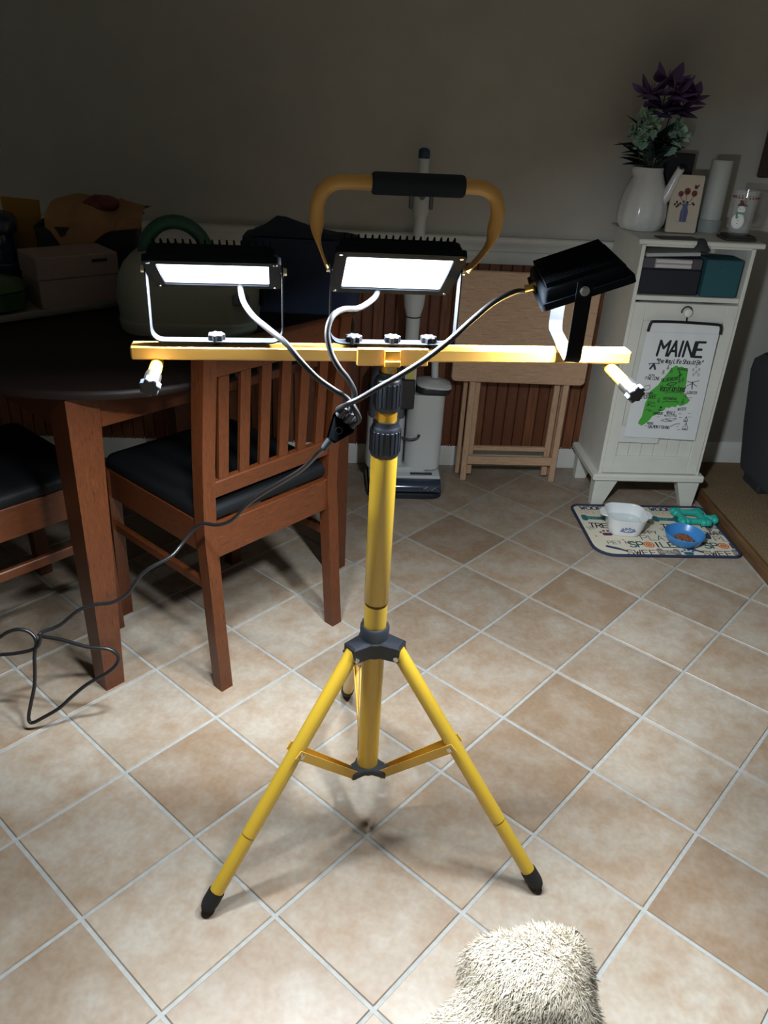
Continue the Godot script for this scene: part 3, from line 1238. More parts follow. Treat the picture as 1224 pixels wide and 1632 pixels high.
func build_chairs() -> void:
	var t := thing("dining_chair", "reddish wooden slat-back dining chair with black seat, its back to the work light", "chair", Vector3(-0.312, 0, -1.948), PI / 4)
	# local axes: x to the chair's right, z backwards; origin at the outer back corner of one rear foot
	var Wd := 0.522
	for x0 in [0.0, Wd - 0.042]:
		var side := [[0.0, -0.04, 0.0], [0.2, -0.056, -0.016], [0.43, -0.073, -0.03], [0.52, -0.08, -0.038], [0.62, -0.081, -0.036], [0.76, -0.074, -0.028], [0.9, -0.064, -0.014], [1.02, -0.052, 0.0], [1.082, -0.045, 0.007], [1.09, -0.04, 0.003]]
		var rings: Array = []
		for r in side:
			rings.append([Vector3(x0, r[0], r[1]), Vector3(x0 + 0.042, r[0], r[1]), Vector3(x0 + 0.042, r[0], r[2]), Vector3(x0, r[0], r[2])])
		var b := MB.new()
		for i in rings.size() - 1:
			b.hexa(rings[i] + rings[i + 1])
		part(t, "back_post", b, M.wood_y)
		b = MB.new()
		b.bar(Vector3(x0 + 0.021, 0, -0.572), Vector3(x0 + 0.021, 0.565, -0.560), Vector2(0.042, 0.046), Vector2(0.042, 0.052), Vector3.RIGHT)
		part(t, "front_leg", b, M.wood_y)
		b = MB.new()
		b.box(Vector3(x0 + 0.021, 0.515, -0.31), Vector3(0.024, 0.10, 0.46), 0.002)
		part(t, "side_rail", b, M.wood_z)
		b = MB.new()
		b.box(Vector3(x0 + 0.021, 0.352, -0.31), Vector3(0.018, 0.032, 0.47), 0.003)
		part(t, "stretcher", b, M.wood_z)
	var b := MB.new()
	b.box(Vector3(Wd / 2, 0.50, -0.055), Vector3(Wd - 0.07, 0.108, 0.024), 0.002)
	part(t, "back_rail", b, M.wood_x)
	b = MB.new()
	b.box(Vector3(Wd / 2, 0.515, -0.56), Vector3(Wd - 0.07, 0.1, 0.024), 0.002)
	part(t, "front_rail", b, M.wood_x)
	b = MB.new()
	var lean := Basis(Vector3.RIGHT, 0.09)
	b.box(Vector3(Wd / 2, 0.667, -0.05), Vector3(Wd - 0.075, 0.052, 0.024), 0.003, lean)
	part(t, "lower_back_rail", b, M.wood_x)
	b = MB.new()
	b.box(Vector3(Wd / 2, 1.038, -0.022), Vector3(Wd - 0.075, 0.085, 0.026), 0.004, lean)
	part(t, "top_rail", b, M.wood_x)
	for k in 6:
		var cx := 0.042 + 0.438 * (k + 0.5) / 6.0
		b = MB.new()
		b.bar(Vector3(cx, 0.688, -0.048), Vector3(cx, 1.0, -0.026), Vector2(0.034, 0.011), Vector2(0.034, 0.011), Vector3.RIGHT)
		part(t, "slat", b, M.wood_y)
	# padded seat
	b = MB.new()
	var S := round_rect(Wd - 0.02, 0.52, 0.03, 4)
	b.x = Transform3D(Basis(), Vector3(Wd / 2, 0, -0.312))
	b.loft([flat_ring(S, 0.566, 0, 0.985), flat_ring(S, 0.574), flat_ring(S, 0.59), flat_ring(S, 0.603, 0, 0.97), flat_ring(S, 0.610, 0, 0.88), flat_ring(S, 0.613, 0, 0.6), flat_ring(S, 0.614, 0, 0.2)])
	part(t, "seat", b, M.seat)
	var c2 := t.duplicate() as Node3D
	c2.name = free_name(self, "dining_chair")
	add_child(c2)
	# right side of this chair lies along t = -2.09, its back along s = 0.66 of the turned table axes
	var sx := 0.535
	var tx := -2.09 - Wd
	c2.position = Vector3((sx + tx) * SQ, 0, (tx - sx) * SQ)
	c2.rotation.y = -PI / 4
	tag(c2, "wooden dining chair with black seat cut off by the left edge, beside the table leg", "chair")


# ---------------------------------------------------------------- cabinet with the towel
const CAB_F := -3.237


func build_cabinet() -> void:
	var t := thing("cabinet", "narrow white wooden cabinet with open cubby, tilt-out door and tapered legs", "cabinet", Vector3(1.452, 0, CAB_F))
	var hw := 0.233
	var dp := 0.345
	var b := MB.new()
	# carcass: sides, back, shelf under the cubby, bottom, inner top
	for s in [-1.0, 1.0]:
		b.box(Vector3(s * (hw - 0.008), 0.66, -dp / 2), Vector3(0.016, 1.0, dp), 0.002)
	b.box(Vector3(0, 0.66, -dp + 0.006), Vector3(hw * 2 - 0.02, 1.0, 0.01), 0.0)
	b.box(Vector3(0, 0.953, -dp / 2), Vector3(hw * 2 - 0.034, 0.02, dp - 0.01), 0.002)
	b.box(Vector3(0, 0.175, -dp / 2), Vector3(hw * 2 - 0.034, 0.02, dp - 0.01), 0.002)
	b.box(Vector3(0, 1.161, -0.012), Vector3(hw * 2 - 0.034, 0.012, 0.02), 0.001)
	part(t, "body", b, M.cab)
	b = MB.new()
	b.box(Vector3(0, 1.175, -dp / 2 + 0.004), Vector3(hw * 2 + 0.046, 0.02, dp + 0.04), 0.006)
	part(t, "top", b, M.cab)
	b = MB.new()
	b.box(Vector3(0, 0.149, -dp / 2 + 0.006), Vector3(hw * 2 + 0.05, 0.034, dp + 0.03), 0.008)
	part(t, "base_moulding", b, M.cab)
	# tapered legs: straight outer edge, sloping inner edge
	for q in [[-1, 0], [1, 0], [-1, 1], [1, 1]]:
		var s: float = q[0]
		var xo := s * (hw + 0.006)
		var z0 := 0.008 if q[1] == 0 else -dp + 0.07
		b = MB.new()
		b.hexa([Vector3(xo, 0, z0 - 0.012), Vector3(xo - s * 0.052, 0, z0 - 0.012), Vector3(xo - s * 0.052, 0, z0 - 0.05), Vector3(xo, 0, z0 - 0.05), Vector3(xo + s * 0.004, 0.133, z0), Vector3(xo - s * 0.10, 0.133, z0), Vector3(xo - s * 0.10, 0.133, z0 - 0.06), Vector3(xo + s * 0.004, 0.133, z0 - 0.06)])
		part(t, "leg", b, M.cab)
	# door: frame of rails and stiles, recessed board panel
	var dw := 0.436
	b = MB.new()
	for s in [-1.0, 1.0]:
		b.box(Vector3(s * (dw / 2 - 0.024), 0.553, -0.004), Vector3(0.048, 0.766, 0.018), 0.002)
	b.box(Vector3(0, 0.9, -0.004), Vector3(dw - 0.096, 0.072, 0.018), 0.002)
	b.box(Vector3(0, 0.212, -0.004), Vector3(dw - 0.096, 0.084, 0.018), 0.002)
	b.box(Vector3(0, 0.56, -0.014), Vector3(dw - 0.09, 0.62, 0.006), 0.0)
	var door := part(t, "door", b, M.cab)
	var pb := one_box(Vector3.ZERO, Vector3(0.0552, 0.612, 0.006), 0.002)
	var pm := pb.mesh()
	for k in 6:
		var o := put(door, "plank", pm, M.cab)
		o.position = Vector3(-0.17 + 0.34 * (k + 0.5) / 6.0, 0.559, -0.008)
	b = MB.new()
	b.x = Transform3D(Basis(Vector3.RIGHT, PI / 2), Vector3(0.0, 0.906, 0.005))
	b.lathe([Vector2(0.0, 0.0), Vector2(0.008, 0.0), Vector2(0.008, 0.01), Vector2(0.016, 0.014), Vector2(0.018, 0.02), Vector2(0.0165, 0.026), Vector2(0.010, 0.029), Vector2(0, 0.03)], 20)
	part(door, "knob", b, M.white_knob)

	# black wire hanger looped over the knob, and the printed towel on it
	b = MB.new()
	var rod := curve([Vector3(-0.152, 0.826, 0.02), Vector3(-0.150, 0.848, 0.02), Vector3(-0.146, 0.862, 0.02), Vector3(-0.136, 0.867, 0.02), Vector3(-0.05, 0.869, 0.021), Vector3(0.05, 0.867, 0.021), Vector3(0.136, 0.863, 0.02), Vector3(0.147, 0.858, 0.02), Vector3(0.152, 0.846, 0.02), Vector3(0.154, 0.824, 0.02)], 4)
	for i in rod.size():
		rod[i] = rod[i] + Vector3(0, 0, 0.011)
	b.tube(rod, 0.0058, 10)
	var loop: Array = []
	for k in 17:
		var a := -1.2 + (PI * 1.45) * k / 16.0
		loop.append(Vector3(cos(a) * 0.0215, 0.9065 + sin(a) * 0.0215, 0.013))
	b.tube(loop, 0.0028, 8)
	b.tube([loop[0], Vector3(0.004, 0.882, 0.017), Vector3(0.0, 0.868, 0.031)], 0.0028, 8)
	solo("towel_hanger", b, M.wire, "black wire towel hanger looped over the round white cabinet knob", "hanger").position = Vector3(1.452, 0, CAB_F)
	var P: Array = []
	for i in 33:
		var row: Array = []
		for j in 17:
			var u := j / 16.0
			var v := i / 32.0
			var x := lerpf(-0.152, 0.152, u) + v * lerpf(-0.006, 0.014, u)
			var y := 0.862 - v * lerpf(0.508, 0.518, u)
			var fall := minf(1.0, v * 6.0)
			var z := 0.0255 - fall * 0.006 + 0.0022 * sin(u * 21.0) * exp(-v * 7.0) + 0.0012 * sin(u * 8.0 + 1.0) * v
			if i == 0:
				z = 0.0215
				y = 0.8665
			row.append(Vector3(x, y, z))
		P.append(row)
	b = MB.new()
	b.x = Transform3D(Basis(), Vector3(1.452, 0, CAB_F))
	b.grid(P, false, false)
	var towel_mat := image_mat(towel_print(), 0.9)
	var tw := solo("towel", b, towel_mat, "white printed tea towel reading MAINE with a green map, hanging on the cabinet door", "towel")
	b = MB.new()
	b.x = Transform3D(Basis(), Vector3(1.452, 0, CAB_F))
	var P2: Array = []
	for i in 9:
		var row: Array = []
		for j in 9:
			row.append(Vector3(lerpf(-0.176, 0.005, j / 8.0), 0.40 - i * 0.0095 - 0.003 * j / 8.0, 0.012 + 0.001 * sin(j * 1.4)))
		P2.append(row)
	b.grid(P2)
	part(tw, "under_layer", b, mat(c8(206, 208, 206), 0.9))


func towel_print() -> Image:
	var im := Image.create(620, 1000, false, Image.FORMAT_RGB8)
	im.fill(c8(216, 219, 220))
	var K := c8(34, 36, 42)
	var G := c8(74, 168, 62)
	for x in 620:
		for y in range(76, 80):
			im.set_pixel(x, y, c8(196, 199, 200))
	# headline, heavy strokes
	var xs := [130, 226, 292, 354, 448]
	var word := "MAINE"
	for i in 5:
		letters(im, word[i], Vector2(xs[i], 150), 122, 20, K, [0.84, 0.72, 0.6, 0.8, 0.68][i], 0.0, 0.08)
	letters(im, "\"the Way Life Should Be\"", Vector2(134, 300), 34, 5.5, K, 0.57, 0.0, 0.1)
	# the map
	var map := PackedVector2Array()
	for p in [[268, 400], [286, 372], [312, 352], [330, 352], [338, 364], [366, 358], [424, 380], [430, 452], [436, 500], [426, 560], [444, 596], [470, 620], [500, 640], [486, 668], [452, 690], [426, 700], [402, 690], [388, 712], [356, 706], [336, 722], [310, 716], [296, 744], [270, 752], [254, 776], [232, 790], [206, 804], [190, 836], [160, 872], [130, 892], [96, 874], [98, 850], [116, 808], [118, 742], [120, 690], [134, 640], [136, 588], [196, 524], [218, 484]]:
		map.append(Vector2(p[0], p[1]))
	fill_poly(im, map, G)
	letters(im, "Vacationland", Vector2(218, 530), 46, 6, K, 0.42, -0.03, 0.1)
	path(im, [Vector2(268, 592), Vector2(330, 580), Vector2(420, 584)], 4, K)
	letters(im, "BLUEBERRY", Vector2(216, 470), 26, 4.5, K, 0.68, -0.17)
	letters(im, "KATAHDIN", Vector2(270, 628), 20, 4, K, 0.72)
	path(im, [Vector2(268, 676), Vector2(300, 660), Vector2(340, 668), Vector2(380, 658), Vector2(402, 672)], 5, K)
	letters(im, "white", Vector2(100, 432), 18, 2.5, K)
	letters(im, "PINE CONE", Vector2(76, 456), 26, 3.5, K, 0.58)
	letters(im, "black capped", Vector2(60, 598), 18, 3.5, K, 0.52, -0.12)
	letters(im, "CHICKADEE", Vector2(60, 622), 30, 4.5, K, 0.56, -0.08)
	letters(im, "LOBSTER", Vector2(462, 566), 22, 3.2, K, 0.55)
	letters(im, "SEAFOOD", Vector2(334, 372), 18, 3.5, K, 0.7)
	letters(im, "WHALE", Vector2(322, 748), 26, 3.2, K, 0.6)
	letters(im, "watching", Vector2(308, 776), 22, 2.8, K, 0.62, -0.05)
	letters(im, "HARBOR", Vector2(210, 764), 20, 4, K, 0.68)
	letters(im, "WATER", Vector2(410, 716), 24, 3.4, K, 0.6, -0.1)
	letters(im, "MOOSE", Vector2(176, 858), 18, 3.4, K, 0.6)
	letters(im, "SALMON FISHING", Vector2(190, 884), 26, 4, K, 0.56)
	# pine cones
	for q in [[98, 386, 120, 348], [140, 388, 122, 350]]:
		stroke(im, Vector2(q[0], q[1]), Vector2(q[2], q[3]), 18, c8(60, 62, 72))
	path(im, [Vector2(76, 346), Vector2(122, 340), Vector2(168, 342)], 6, c8(60, 62, 72))
	path(im, [Vector2(84, 362), Vector2(90, 340)], 4, c8(60, 62, 72))
	# small pines
	for q in [[218, 412, 34], [282, 396, 44], [250, 372, 40], [150, 700, 34], [300, 660, 0], [232, 660, 40], [440, 660, 46], [452, 600, 40], [398, 470, 42], [372, 482, 40], [402, 560, 40], [428, 560, 38]]:
		var h: float = q[2]
		if h > 0:
			for k in 3:
				var y: float = q[1] - h * 0.5 + k * h * 0.3
				var w: float = h * (0.14 + k * 0.1)
				path(im, [Vector2(q[0] - w, y + h * 0.22), Vector2(q[0], y), Vector2(q[0] + w, y + h * 0.22)], 3.4, K)
			stroke(im, Vector2(q[0], q[1]), Vector2(q[0], q[1] + h * 0.6), 3, K)
	# bird, moose, blueberries, rowing boat, lobster, dashes, sailing boats, canoe
	path(im, [Vector2(64, 560), Vector2(90, 538), Vector2(126, 528), Vector2(134, 560), Vector2(104, 574), Vector2(72, 566)], 4, c8(60, 62, 72), true)
	dot(im, Vector2(84, 576), 10, c8(60, 62, 72))
	path(im, [Vector2(268, 520), Vector2(300, 500), Vector2(352, 498), Vector2(338, 516), Vector2(300, 524)], 6, K, true)
	path(im, [Vector2(352, 400), Vector2(366, 420), Vector2(360, 442), Vector2(382, 424)], 8, K)
	for q in [[156, 680], [190, 688], [160, 706], [196, 716], [156, 750], [180, 760]]:
		path(im, [Vector2(q[0] - 18, q[1]), Vector2(q[0], q[1] - 9), Vector2(q[0] + 16, q[1])], 5, K)
	dot(im, Vector2(264, 720), 10, K)
	stroke(im, Vector2(250, 744), Vector2(284, 746), 8, K)
	for q in [[470, 380], [490, 350], [500, 400], [520, 376], [480, 420], [524, 420]]:
		path(im, [Vector2(q[0] - 8, q[1]), Vector2(q[0], q[1] - 13), Vector2(q[0] + 8, q[1]), Vector2(q[0], q[1] + 14)], 2.6, K, true)
	path(im, [Vector2(440, 480), Vector2(480, 492), Vector2(540, 470)], 5, c8(60, 62, 72))
	path(im, [Vector2(446, 520), Vector2(490, 496), Vector2(530, 520)], 5, c8(60, 62, 72))
	stroke(im, Vector2(486, 484), Vector2(494, 544), 9, c8(60, 62, 72))
	path(im, [Vector2(290, 836), Vector2(330, 818), Vector2(420, 812), Vector2(380, 838), Vector2(330, 846)], 4, K, true)
	stroke(im, Vector2(330, 826), Vector2(384, 836), 6, K)
	path(im, [Vector2(380, 886), Vector2(420, 862), Vector2(456, 856)], 5, K)
	for q in [[500, 826, 30], [510, 900, 44]]:
		var s: float = q[2]
		path(im, [Vector2(q[0] - s * 0.6, q[1]), Vector2(q[0] + s * 0.6, q[1]), Vector2(q[0], q[1] - s * 1.3)], 3.5, K, true)
		stroke(im, Vector2(q[0], q[1] + 3), Vector2(q[0], q[1] - s * 1.3), 3, K)
		stroke(im, Vector2(q[0] - s * 0.5, q[1] + 8), Vector2(q[0] + s * 0.5, q[1] + 8), 6, K)
	for q in [[470, 620], [500, 620], [440, 768], [520, 760], [450, 800], [530, 792], [260, 806], [170, 892], [460, 910], [440, 884]]:
		stroke(im, Vector2(q[0] - 12, q[1]), Vector2(q[0] + 12, q[1]), 3, K)
	return im


# ---------------------------------------------------------------- folded tray table
func build_tray_table() -> void:
	var t := thing("tray_table", "folded pale wooden tray table leaning against the panelled wall beside the white cabinet", "tray table", Vector3(0.853, 0, -3.46))
	var b := MB.new()
	b.prism(round_rect(0.612, 0.49, 0.022, 5), -0.009, 0.009, 0.004)
	var top := part(t, "tabletop", b, M.pine_x)
	top.position = Vector3(0.0, 0.745, 0.0)
	top.rotation.z = -0.008
	# two leg frames folded together behind the top
	for q in [[-0.204, -0.032, 0.0], [0.228, -0.032, 0.0], [-0.176, -0.062, 0.0], [0.196, -0.062, 0.0]]:
		var front: bool = q[1] > -0.04
		b = MB.new()
		b.box(Vector3(q[0], 0.44 if front else 0.45, q[1] + 0.012), Vector3(0.028, 0.88 if front else 0.86, 0.022), 0.003)
		part(t, "leg", b, M.pine_y)
	b = MB.new()
	b.box(Vector3(0.012, 0.105, -0.021), Vector3(0.405, 0.04, 0.02), 0.002)
	part(t, "stretcher", b, M.pine_x)
	b = MB.new()
	b.box(Vector3(0.01, 0.155, -0.05), Vector3(0.345, 0.022, 0.018), 0.002)
	part(t, "stretcher", b, M.pine_x)
	b = MB.new()
	b.box(Vector3(0.235, 0.43, -0.075), Vector3(0.026, 0.84, 0.02), 0.003)
	part(t, "leg", b, M.pine_y)
	b = MB.new()
	b.box(Vector3(-0.226, 0.43, -0.075), Vector3(0.02, 0.84, 0.02), 0.003)
	part(t, "leg", b, M.pine_y)


# ---------------------------------------------------------------- floor vacuum
func build_vacuum() -> void:
	var t := thing("vacuum_cleaner", "white upright floor vacuum cleaner with a tall pole, standing behind the work light", "vacuum cleaner", Vector3(0.352, 0, -3.42))
	var b := MB.new()
	# dock tray and cleaning head
	b.prism(round_rect(0.345, 0.30, 0.05), 0.0, 0.028, 0.006)
	var tray := part(t, "dock", b, M.vac_dark)
	tray.transform = Transform3D(Basis(Vector3(1, 0, 0), Vector3(0, 0, 1), Vector3(0, -1, 0)), Vector3(0, 0.0, 0.012)) * Transform3D(Basis(Vector3.RIGHT, PI), Vector3(0, 0, 0))
	tray.transform = Transform3D(Basis(Vector3.RIGHT, -PI / 2), Vector3(0, 0, 0.012))
	b = MB.new()
	var prof: Array = []
	for k in 9:
		var a := PI / 2 * k / 8.0
		prof.append(Vector2(cos(a) * 0.05, sin(a) * 0.052))
	var rings: Array = []
	for x in [-0.164, -0.158, 0.158, 0.164]:
		var sc := 0.92 if absf(x) > 0.16 else 1.0
		var ring: Array = []
		for q in prof:
			ring.append(Vector3(x, 0.03 + q.y * sc, 0.105 + q.x * sc))
		ring.append(Vector3(x, 0.03 + 0.052 * sc, 0.02))
		ring.append(Vector3(x, 0.03, 0.02))
		rings.append(ring)
	b.loft(rings)
	var head := part(t, "head", b, M.vac_clear, "dark see-through brush cover")
	b = MB.new()
	b.box(Vector3(0.0, 0.088, 0.045), Vector3(0.325, 0.016, 0.13), 0.006, Basis(Vector3.RIGHT, 0.06))
	b.box(Vector3(0.0, 0.10, 0.03), Vector3(0.19, 0.03, 0.08), 0.008)
	part(head, "top_cover", b, M.vac_white)
	b = MB.new()
	b.box(Vector3(0.075, 0.098, 0.09), Vector3(0.1, 0.006, 0.014), 0.002)
	part(head, "trim_strip", b, M.vac_dark)
	b = MB.new()
	b.box(Vector3(0.045, 0.115, 0.06), Vector3(0.022, 0.012, 0.012), 0.002)
	part(head, "button", b, M.vac_dark)
	b = MB.new()
	b.tube(curve([Vector3(0.085, 0.052, 0.159), Vector3(0.100, 0.060, 0.158), Vector3(0.094, 0.05, 0.159), Vector3(0.106, 0.047, 0.159), Vector3(0.113, 0.056, 0.158), Vector3(0.122, 0.049, 0.159), Vector3(0.136, 0.058, 0.158), Vector3(0.142, 0.05, 0.159)], 4), 0.0016, 5)
	part(head, "emblem", b, M.chrome)
	# right tank: white rounded column with black band and sloping lid
	b = MB.new()
	var S := round_rect(0.166, 0.15, 0.05)
	b.x = Transform3D(Basis(), Vector3(0.082, 0, -0.005))
	b.loft([flat_ring(S, 0.105, 0, 0.96), flat_ring(S, 0.115), flat_ring(S, 0.30), flat_ring(S, 0.462), flat_ring(S, 0.466, 0, 0.97)])
	var tank := part(t, "tank", b, M.vac_white)
	b = MB.new()
	b.x = Transform3D(Basis(Vector3.BACK, -0.06), Vector3(0.078, 0.0, -0.005))
	b.loft([flat_ring(S, 0.47, 0, 0.96), flat_ring(S, 0.476, 0, 1.0), flat_ring(S, 0.492, 0, 1.0), flat_ring(S, 0.496, 0, 0.97)])
	part(tank, "black_band", b, M.vac_dark)
	b = MB.new()
	b.x = Transform3D(Basis(Vector3.BACK, -0.08), Vector3(0.072, 0.0, -0.005))
	b.loft([flat_ring(S, 0.497, 0, 0.96), flat_ring(S, 0.508, 0, 0.92), flat_ring(S, 0.516, 0, 0.6), flat_ring(S, 0.524, 0, 0.3)])
	b.tube(curve([Vector3(0.0, 0.53, 0.0), Vector3(-0.004, 0.56, 0.0), Vector3(-0.008, 0.59, 0.0), Vector3(-0.008, 0.608, 0.0)], 4), 0.016, 12)
	b.ball(Vector3(-0.008, 0.608, 0), Vector3(0.016, 0.01, 0.016), 8, 12)
	part(tank, "lid", b, M.vac_white)
	# left column: grey clear tank and hose side
	b = MB.new()
	var S2 := round_rect(0.17, 0.14, 0.045)
	b.x = Transform3D(Basis(), Vector3(-0.092, 0, -0.012))
	b.loft([flat_ring(S2, 0.10, 0, 0.95), flat_ring(S2, 0.11), flat_ring(S2, 0.34), flat_ring(S2, 0.345, 0, 0.97)])
	part(t, "lower_housing", b, M.vac_white)
	b = MB.new()
	b.x = Transform3D(Basis(), Vector3(-0.092, 0, -0.012))
	b.loft([flat_ring(S2, 0.346, 0, 0.94), flat_ring(S2, 0.36, 0, 0.95), flat_ring(S2, 0.53, 0, 0.9), flat_ring(S2, 0.56, 0, 0.7), flat_ring(S2, 0.565, 0, 0.3)])
	part(t, "clear_tank", b, M.vac_grey)
	b = MB.new()
	b.box(Vector3(-0.055, 0.47, 0.062), Vector3(0.155, 0.135, 0.02), 0.004)
	part(t, "control_panel", b, M.vac_dark)
	b = MB.new()
	b.box(Vector3(0.0, 0.56, 0.055), Vector3(0.05, 0.16, 0.012), 0.003)
	part(t, "label_plate", b, M.vac_white)
	b = MB.new()
	b.box(Vector3(0.0, 0.54, 0.0618), Vector3(0.034, 0.09, 0.002), 0.0)
	part(t, "sticker", b, M.sticker)
	part(t, "sticker", one_box(Vector3(0.0, 0.60, 0.0618), Vector3(0.034, 0.01, 0.0025), 0.0), M.ink, "thin dark strip")
	# upright neck, pole, grip
	b = MB.new()
	b.loft([oval(0.03, 0.03, 0.55), oval(0.03, 0.03, 0.74), oval(0.031, 0.031, 0.80), oval(0.042, 0.036, 0.84), oval(0.048, 0.04, 0.90), oval(0.046, 0.038, 0.96), oval(0.034, 0.03, 1.0), oval(0.026, 0.026, 1.04), oval(0.025, 0.025, 1.19), oval(0.034, 0.03, 1.22), oval(0.034, 0.03, 1.30), oval(0.026, 0.026, 1.325)])
	part(t, "neck", b, M.vac_white)
	b = MB.new()
	b.tube([Vector3(0, 0.795, 0), Vector3(0, 0.80, 0)], 0.0325, 20)
	part(t, "neck_ring", b, M.vac_dark)
	b = MB.new()
	b.tube([Vector3(0, 1.28, 0), Vector3(0, 1.42, 0)], 0.0225, 20)
	part(t, "pole", b, M.vac_white)
	b = MB.new()
	b.lathe([Vector2(0.0228, 1.418), Vector2(0.0228, 1.442), Vector2(0.020, 1.450), Vector2(0.012, 1.455), Vector2(0, 1.456)], 20)
	part(t, "cap", b, M.navy_cap)
	for s in [-1.0, 1.0]:
		b = MB.new()
		b.box(Vector3(s * 0.040, 1.255, 0.0), Vector3(0.016, 0.05, 0.03), 0.004)
		b.tube([Vector3(s * 0.040, 1.277, 0.0), Vector3(s * 0.040, 1.277, 0.02)], 0.006, 8)
		part(t, "cord_hook", b, M.vac_grey)
	b = MB.new()
	b.tube([Vector3(0, 1.28, 0.02), Vector3(0, 1.28, 0.035)], 0.012, 14)
	part(t, "button", b, M.vac_grey)
	b = MB.new()
	b.tube(curve([Vector3(-0.03, 0.27, 0.075), Vector3(0.01, 0.262, 0.085), Vector3(0.045, 0.268, 0.083), Vector3(0.055, 0.285, 0.078)], 4), 0.006, 8)
	part(t, "hook", b, M.vac_dark)


func oval(rx: float, rz: float, y: float) -> Array:
	var out: Array = []
	for k in 20:
		var a := TAU * k / 20.0
		out.append(Vector3(cos(a) * rx, y, sin(a) * rz))
	return out


# ---------------------------------------------------------------- armchair at the right edge
func build_sofa() -> void:
	var t := thing("armchair", "dark grey upholstered armchair standing on the carpet at the right edge", "armchair", Vector3(2.0, 0.05, -3.46))
	var b := MB.new()
	var rings: Array = []
	for q in [[0.055, 0.0, 0.0], [0.075, -0.008, 0.02], [0.3, -0.05, 0.03], [0.55, -0.085, 0.03], [0.60, -0.08, 0.02], [0.625, -0.04, 0.0]]:
		var z0 := -0.02
		var z1 := 0.86
		var xl: float = q[1]
		var xr := 0.30
		var ring: Array = []
		var poly := round_rect(xr - xl, z1 - z0, 0.03, 3)
		for p in poly:
			ring.append(Vector3((xl + xr) / 2 + p.x, q[0], (z0 + z1) / 2 + p.y))
		rings.append(ring)
	b.loft(rings)
	part(t, "arm", b, M.sofa)
	b = MB.new()
	b.box(Vector3(0.55, 0.52, 0.09), Vector3(1.02, 0.93, 0.2), 0.04)
	part(t, "backrest", b, M.sofa)
	b = MB.new()
	b.box(Vector3(0.56, 0.25, 0.46), Vector3(0.5, 0.36, 0.78), 0.03)
	part(t, "seat", b, M.sofa)
	b = MB.new()
	b.box(Vector3(0.96, 0.33, 0.42), Vector3(0.28, 0.55, 0.86), 0.03)
	part(t, "arm", b, M.sofa)
	for q in [[0.06, 0.10], [0.06, 0.72], [1.0, 0.1], [1.0, 0.72]]:
		b = MB.new()
		b.box(Vector3(q[0], 0.029, q[1]), Vector3(0.1, 0.056, 0.16), 0.01)
		part(t, "foot", b, M.black_plastic)


# ---------------------------------------------------------------- dog
func dog_field(p: Vector3) -> float:
	var d := 1e9
	for c in DOG:
		var a: Vector3 = c[0]
		var b: Vector3 = c[1]
		var ab := b - a
		var k := clampf((p - a).dot(ab) / maxf(ab.length_squared(), 1e-8), 0.0, 1.0)
		var e: float = p.distance_to(a + ab * k) - lerpf(c[2], c[3], k)
		var h := clampf(0.5 + 0.5 * (d - e) / 0.05, 0.0, 1.0)
		d = lerpf(d, e, h) - 0.05 * h * (1.0 - h)
	return d


# bones of the dog, in the dog's own axes: x to its right, -z forward, y up
const DOG := [
	[Vector3(0, 0.30, 0.20), Vector3(0, 0.31, -0.05), 0.105, 0.12],
	[Vector3(0, 0.31, -0.05), Vector3(0, 0.36, -0.14), 0.115, 0.095],
	[Vector3(0, 0.36, -0.14), Vector3(0, 0.44, -0.21), 0.08, 0.08],
	[Vector3(0, 0.455, -0.225), Vector3(0, 0.45, -0.27), 0.082, 0.066],
	[Vector3(0, 0.43, -0.29), Vector3(0, 0.415, -0.345), 0.046, 0.034],
	[Vector3(-0.078, 0.46, -0.215), Vector3(-0.098, 0.40, -0.215), 0.022, 0.030],
	[Vector3(0.078, 0.46, -0.215), Vector3(0.098, 0.40, -0.215), 0.022, 0.030],
	[Vector3(-0.065, 0.27, -0.09), Vector3(-0.07, 0.15, -0.07), 0.055, 0.038],
	[Vector3(-0.07, 0.15, -0.07), Vector3(-0.07, 0.03, -0.085), 0.036, 0.030],
	[Vector3(-0.07, 0.028, -0.085), Vector3(-0.07, 0.026, -0.115), 0.031, 0.026],
	[Vector3(0.065, 0.27, -0.09), Vector3(0.07, 0.15, -0.07), 0.055, 0.038],
	[Vector3(0.07, 0.15, -0.07), Vector3(0.07, 0.03, -0.085), 0.036, 0.030],
	[Vector3(0.07, 0.028, -0.085), Vector3(0.07, 0.026, -0.115), 0.031, 0.026],
	[Vector3(-0.065, 0.26, 0.20), Vector3(-0.07, 0.18, 0.16), 0.075, 0.05],
	[Vector3(-0.07, 0.18, 0.16), Vector3(-0.07, 0.10, 0.235), 0.046, 0.033],
	[Vector3(-0.07, 0.10, 0.235), Vector3(-0.07, 0.03, 0.215), 0.032, 0.03],
	[Vector3(-0.07, 0.028, 0.21), Vector3(-0.07, 0.026, 0.18), 0.031, 0.026],
	[Vector3(0.065, 0.26, 0.20), Vector3(0.07, 0.18, 0.16), 0.075, 0.05],
	[Vector3(0.07, 0.18, 0.16), Vector3(0.07, 0.10, 0.235), 0.046, 0.033],
	[Vector3(0.07, 0.10, 0.235), Vector3(0.07, 0.03, 0.215), 0.032, 0.03],
	[Vector3(0.07, 0.028, 0.21), Vector3(0.07, 0.026, 0.18), 0.031, 0.026],
	[Vector3(0, 0.35, 0.28), Vector3(0, 0.45, 0.36), 0.03, 0.026],
	[Vector3(0, 0.45, 0.36), Vector3(0, 0.50, 0.33), 0.026, 0.018],
]


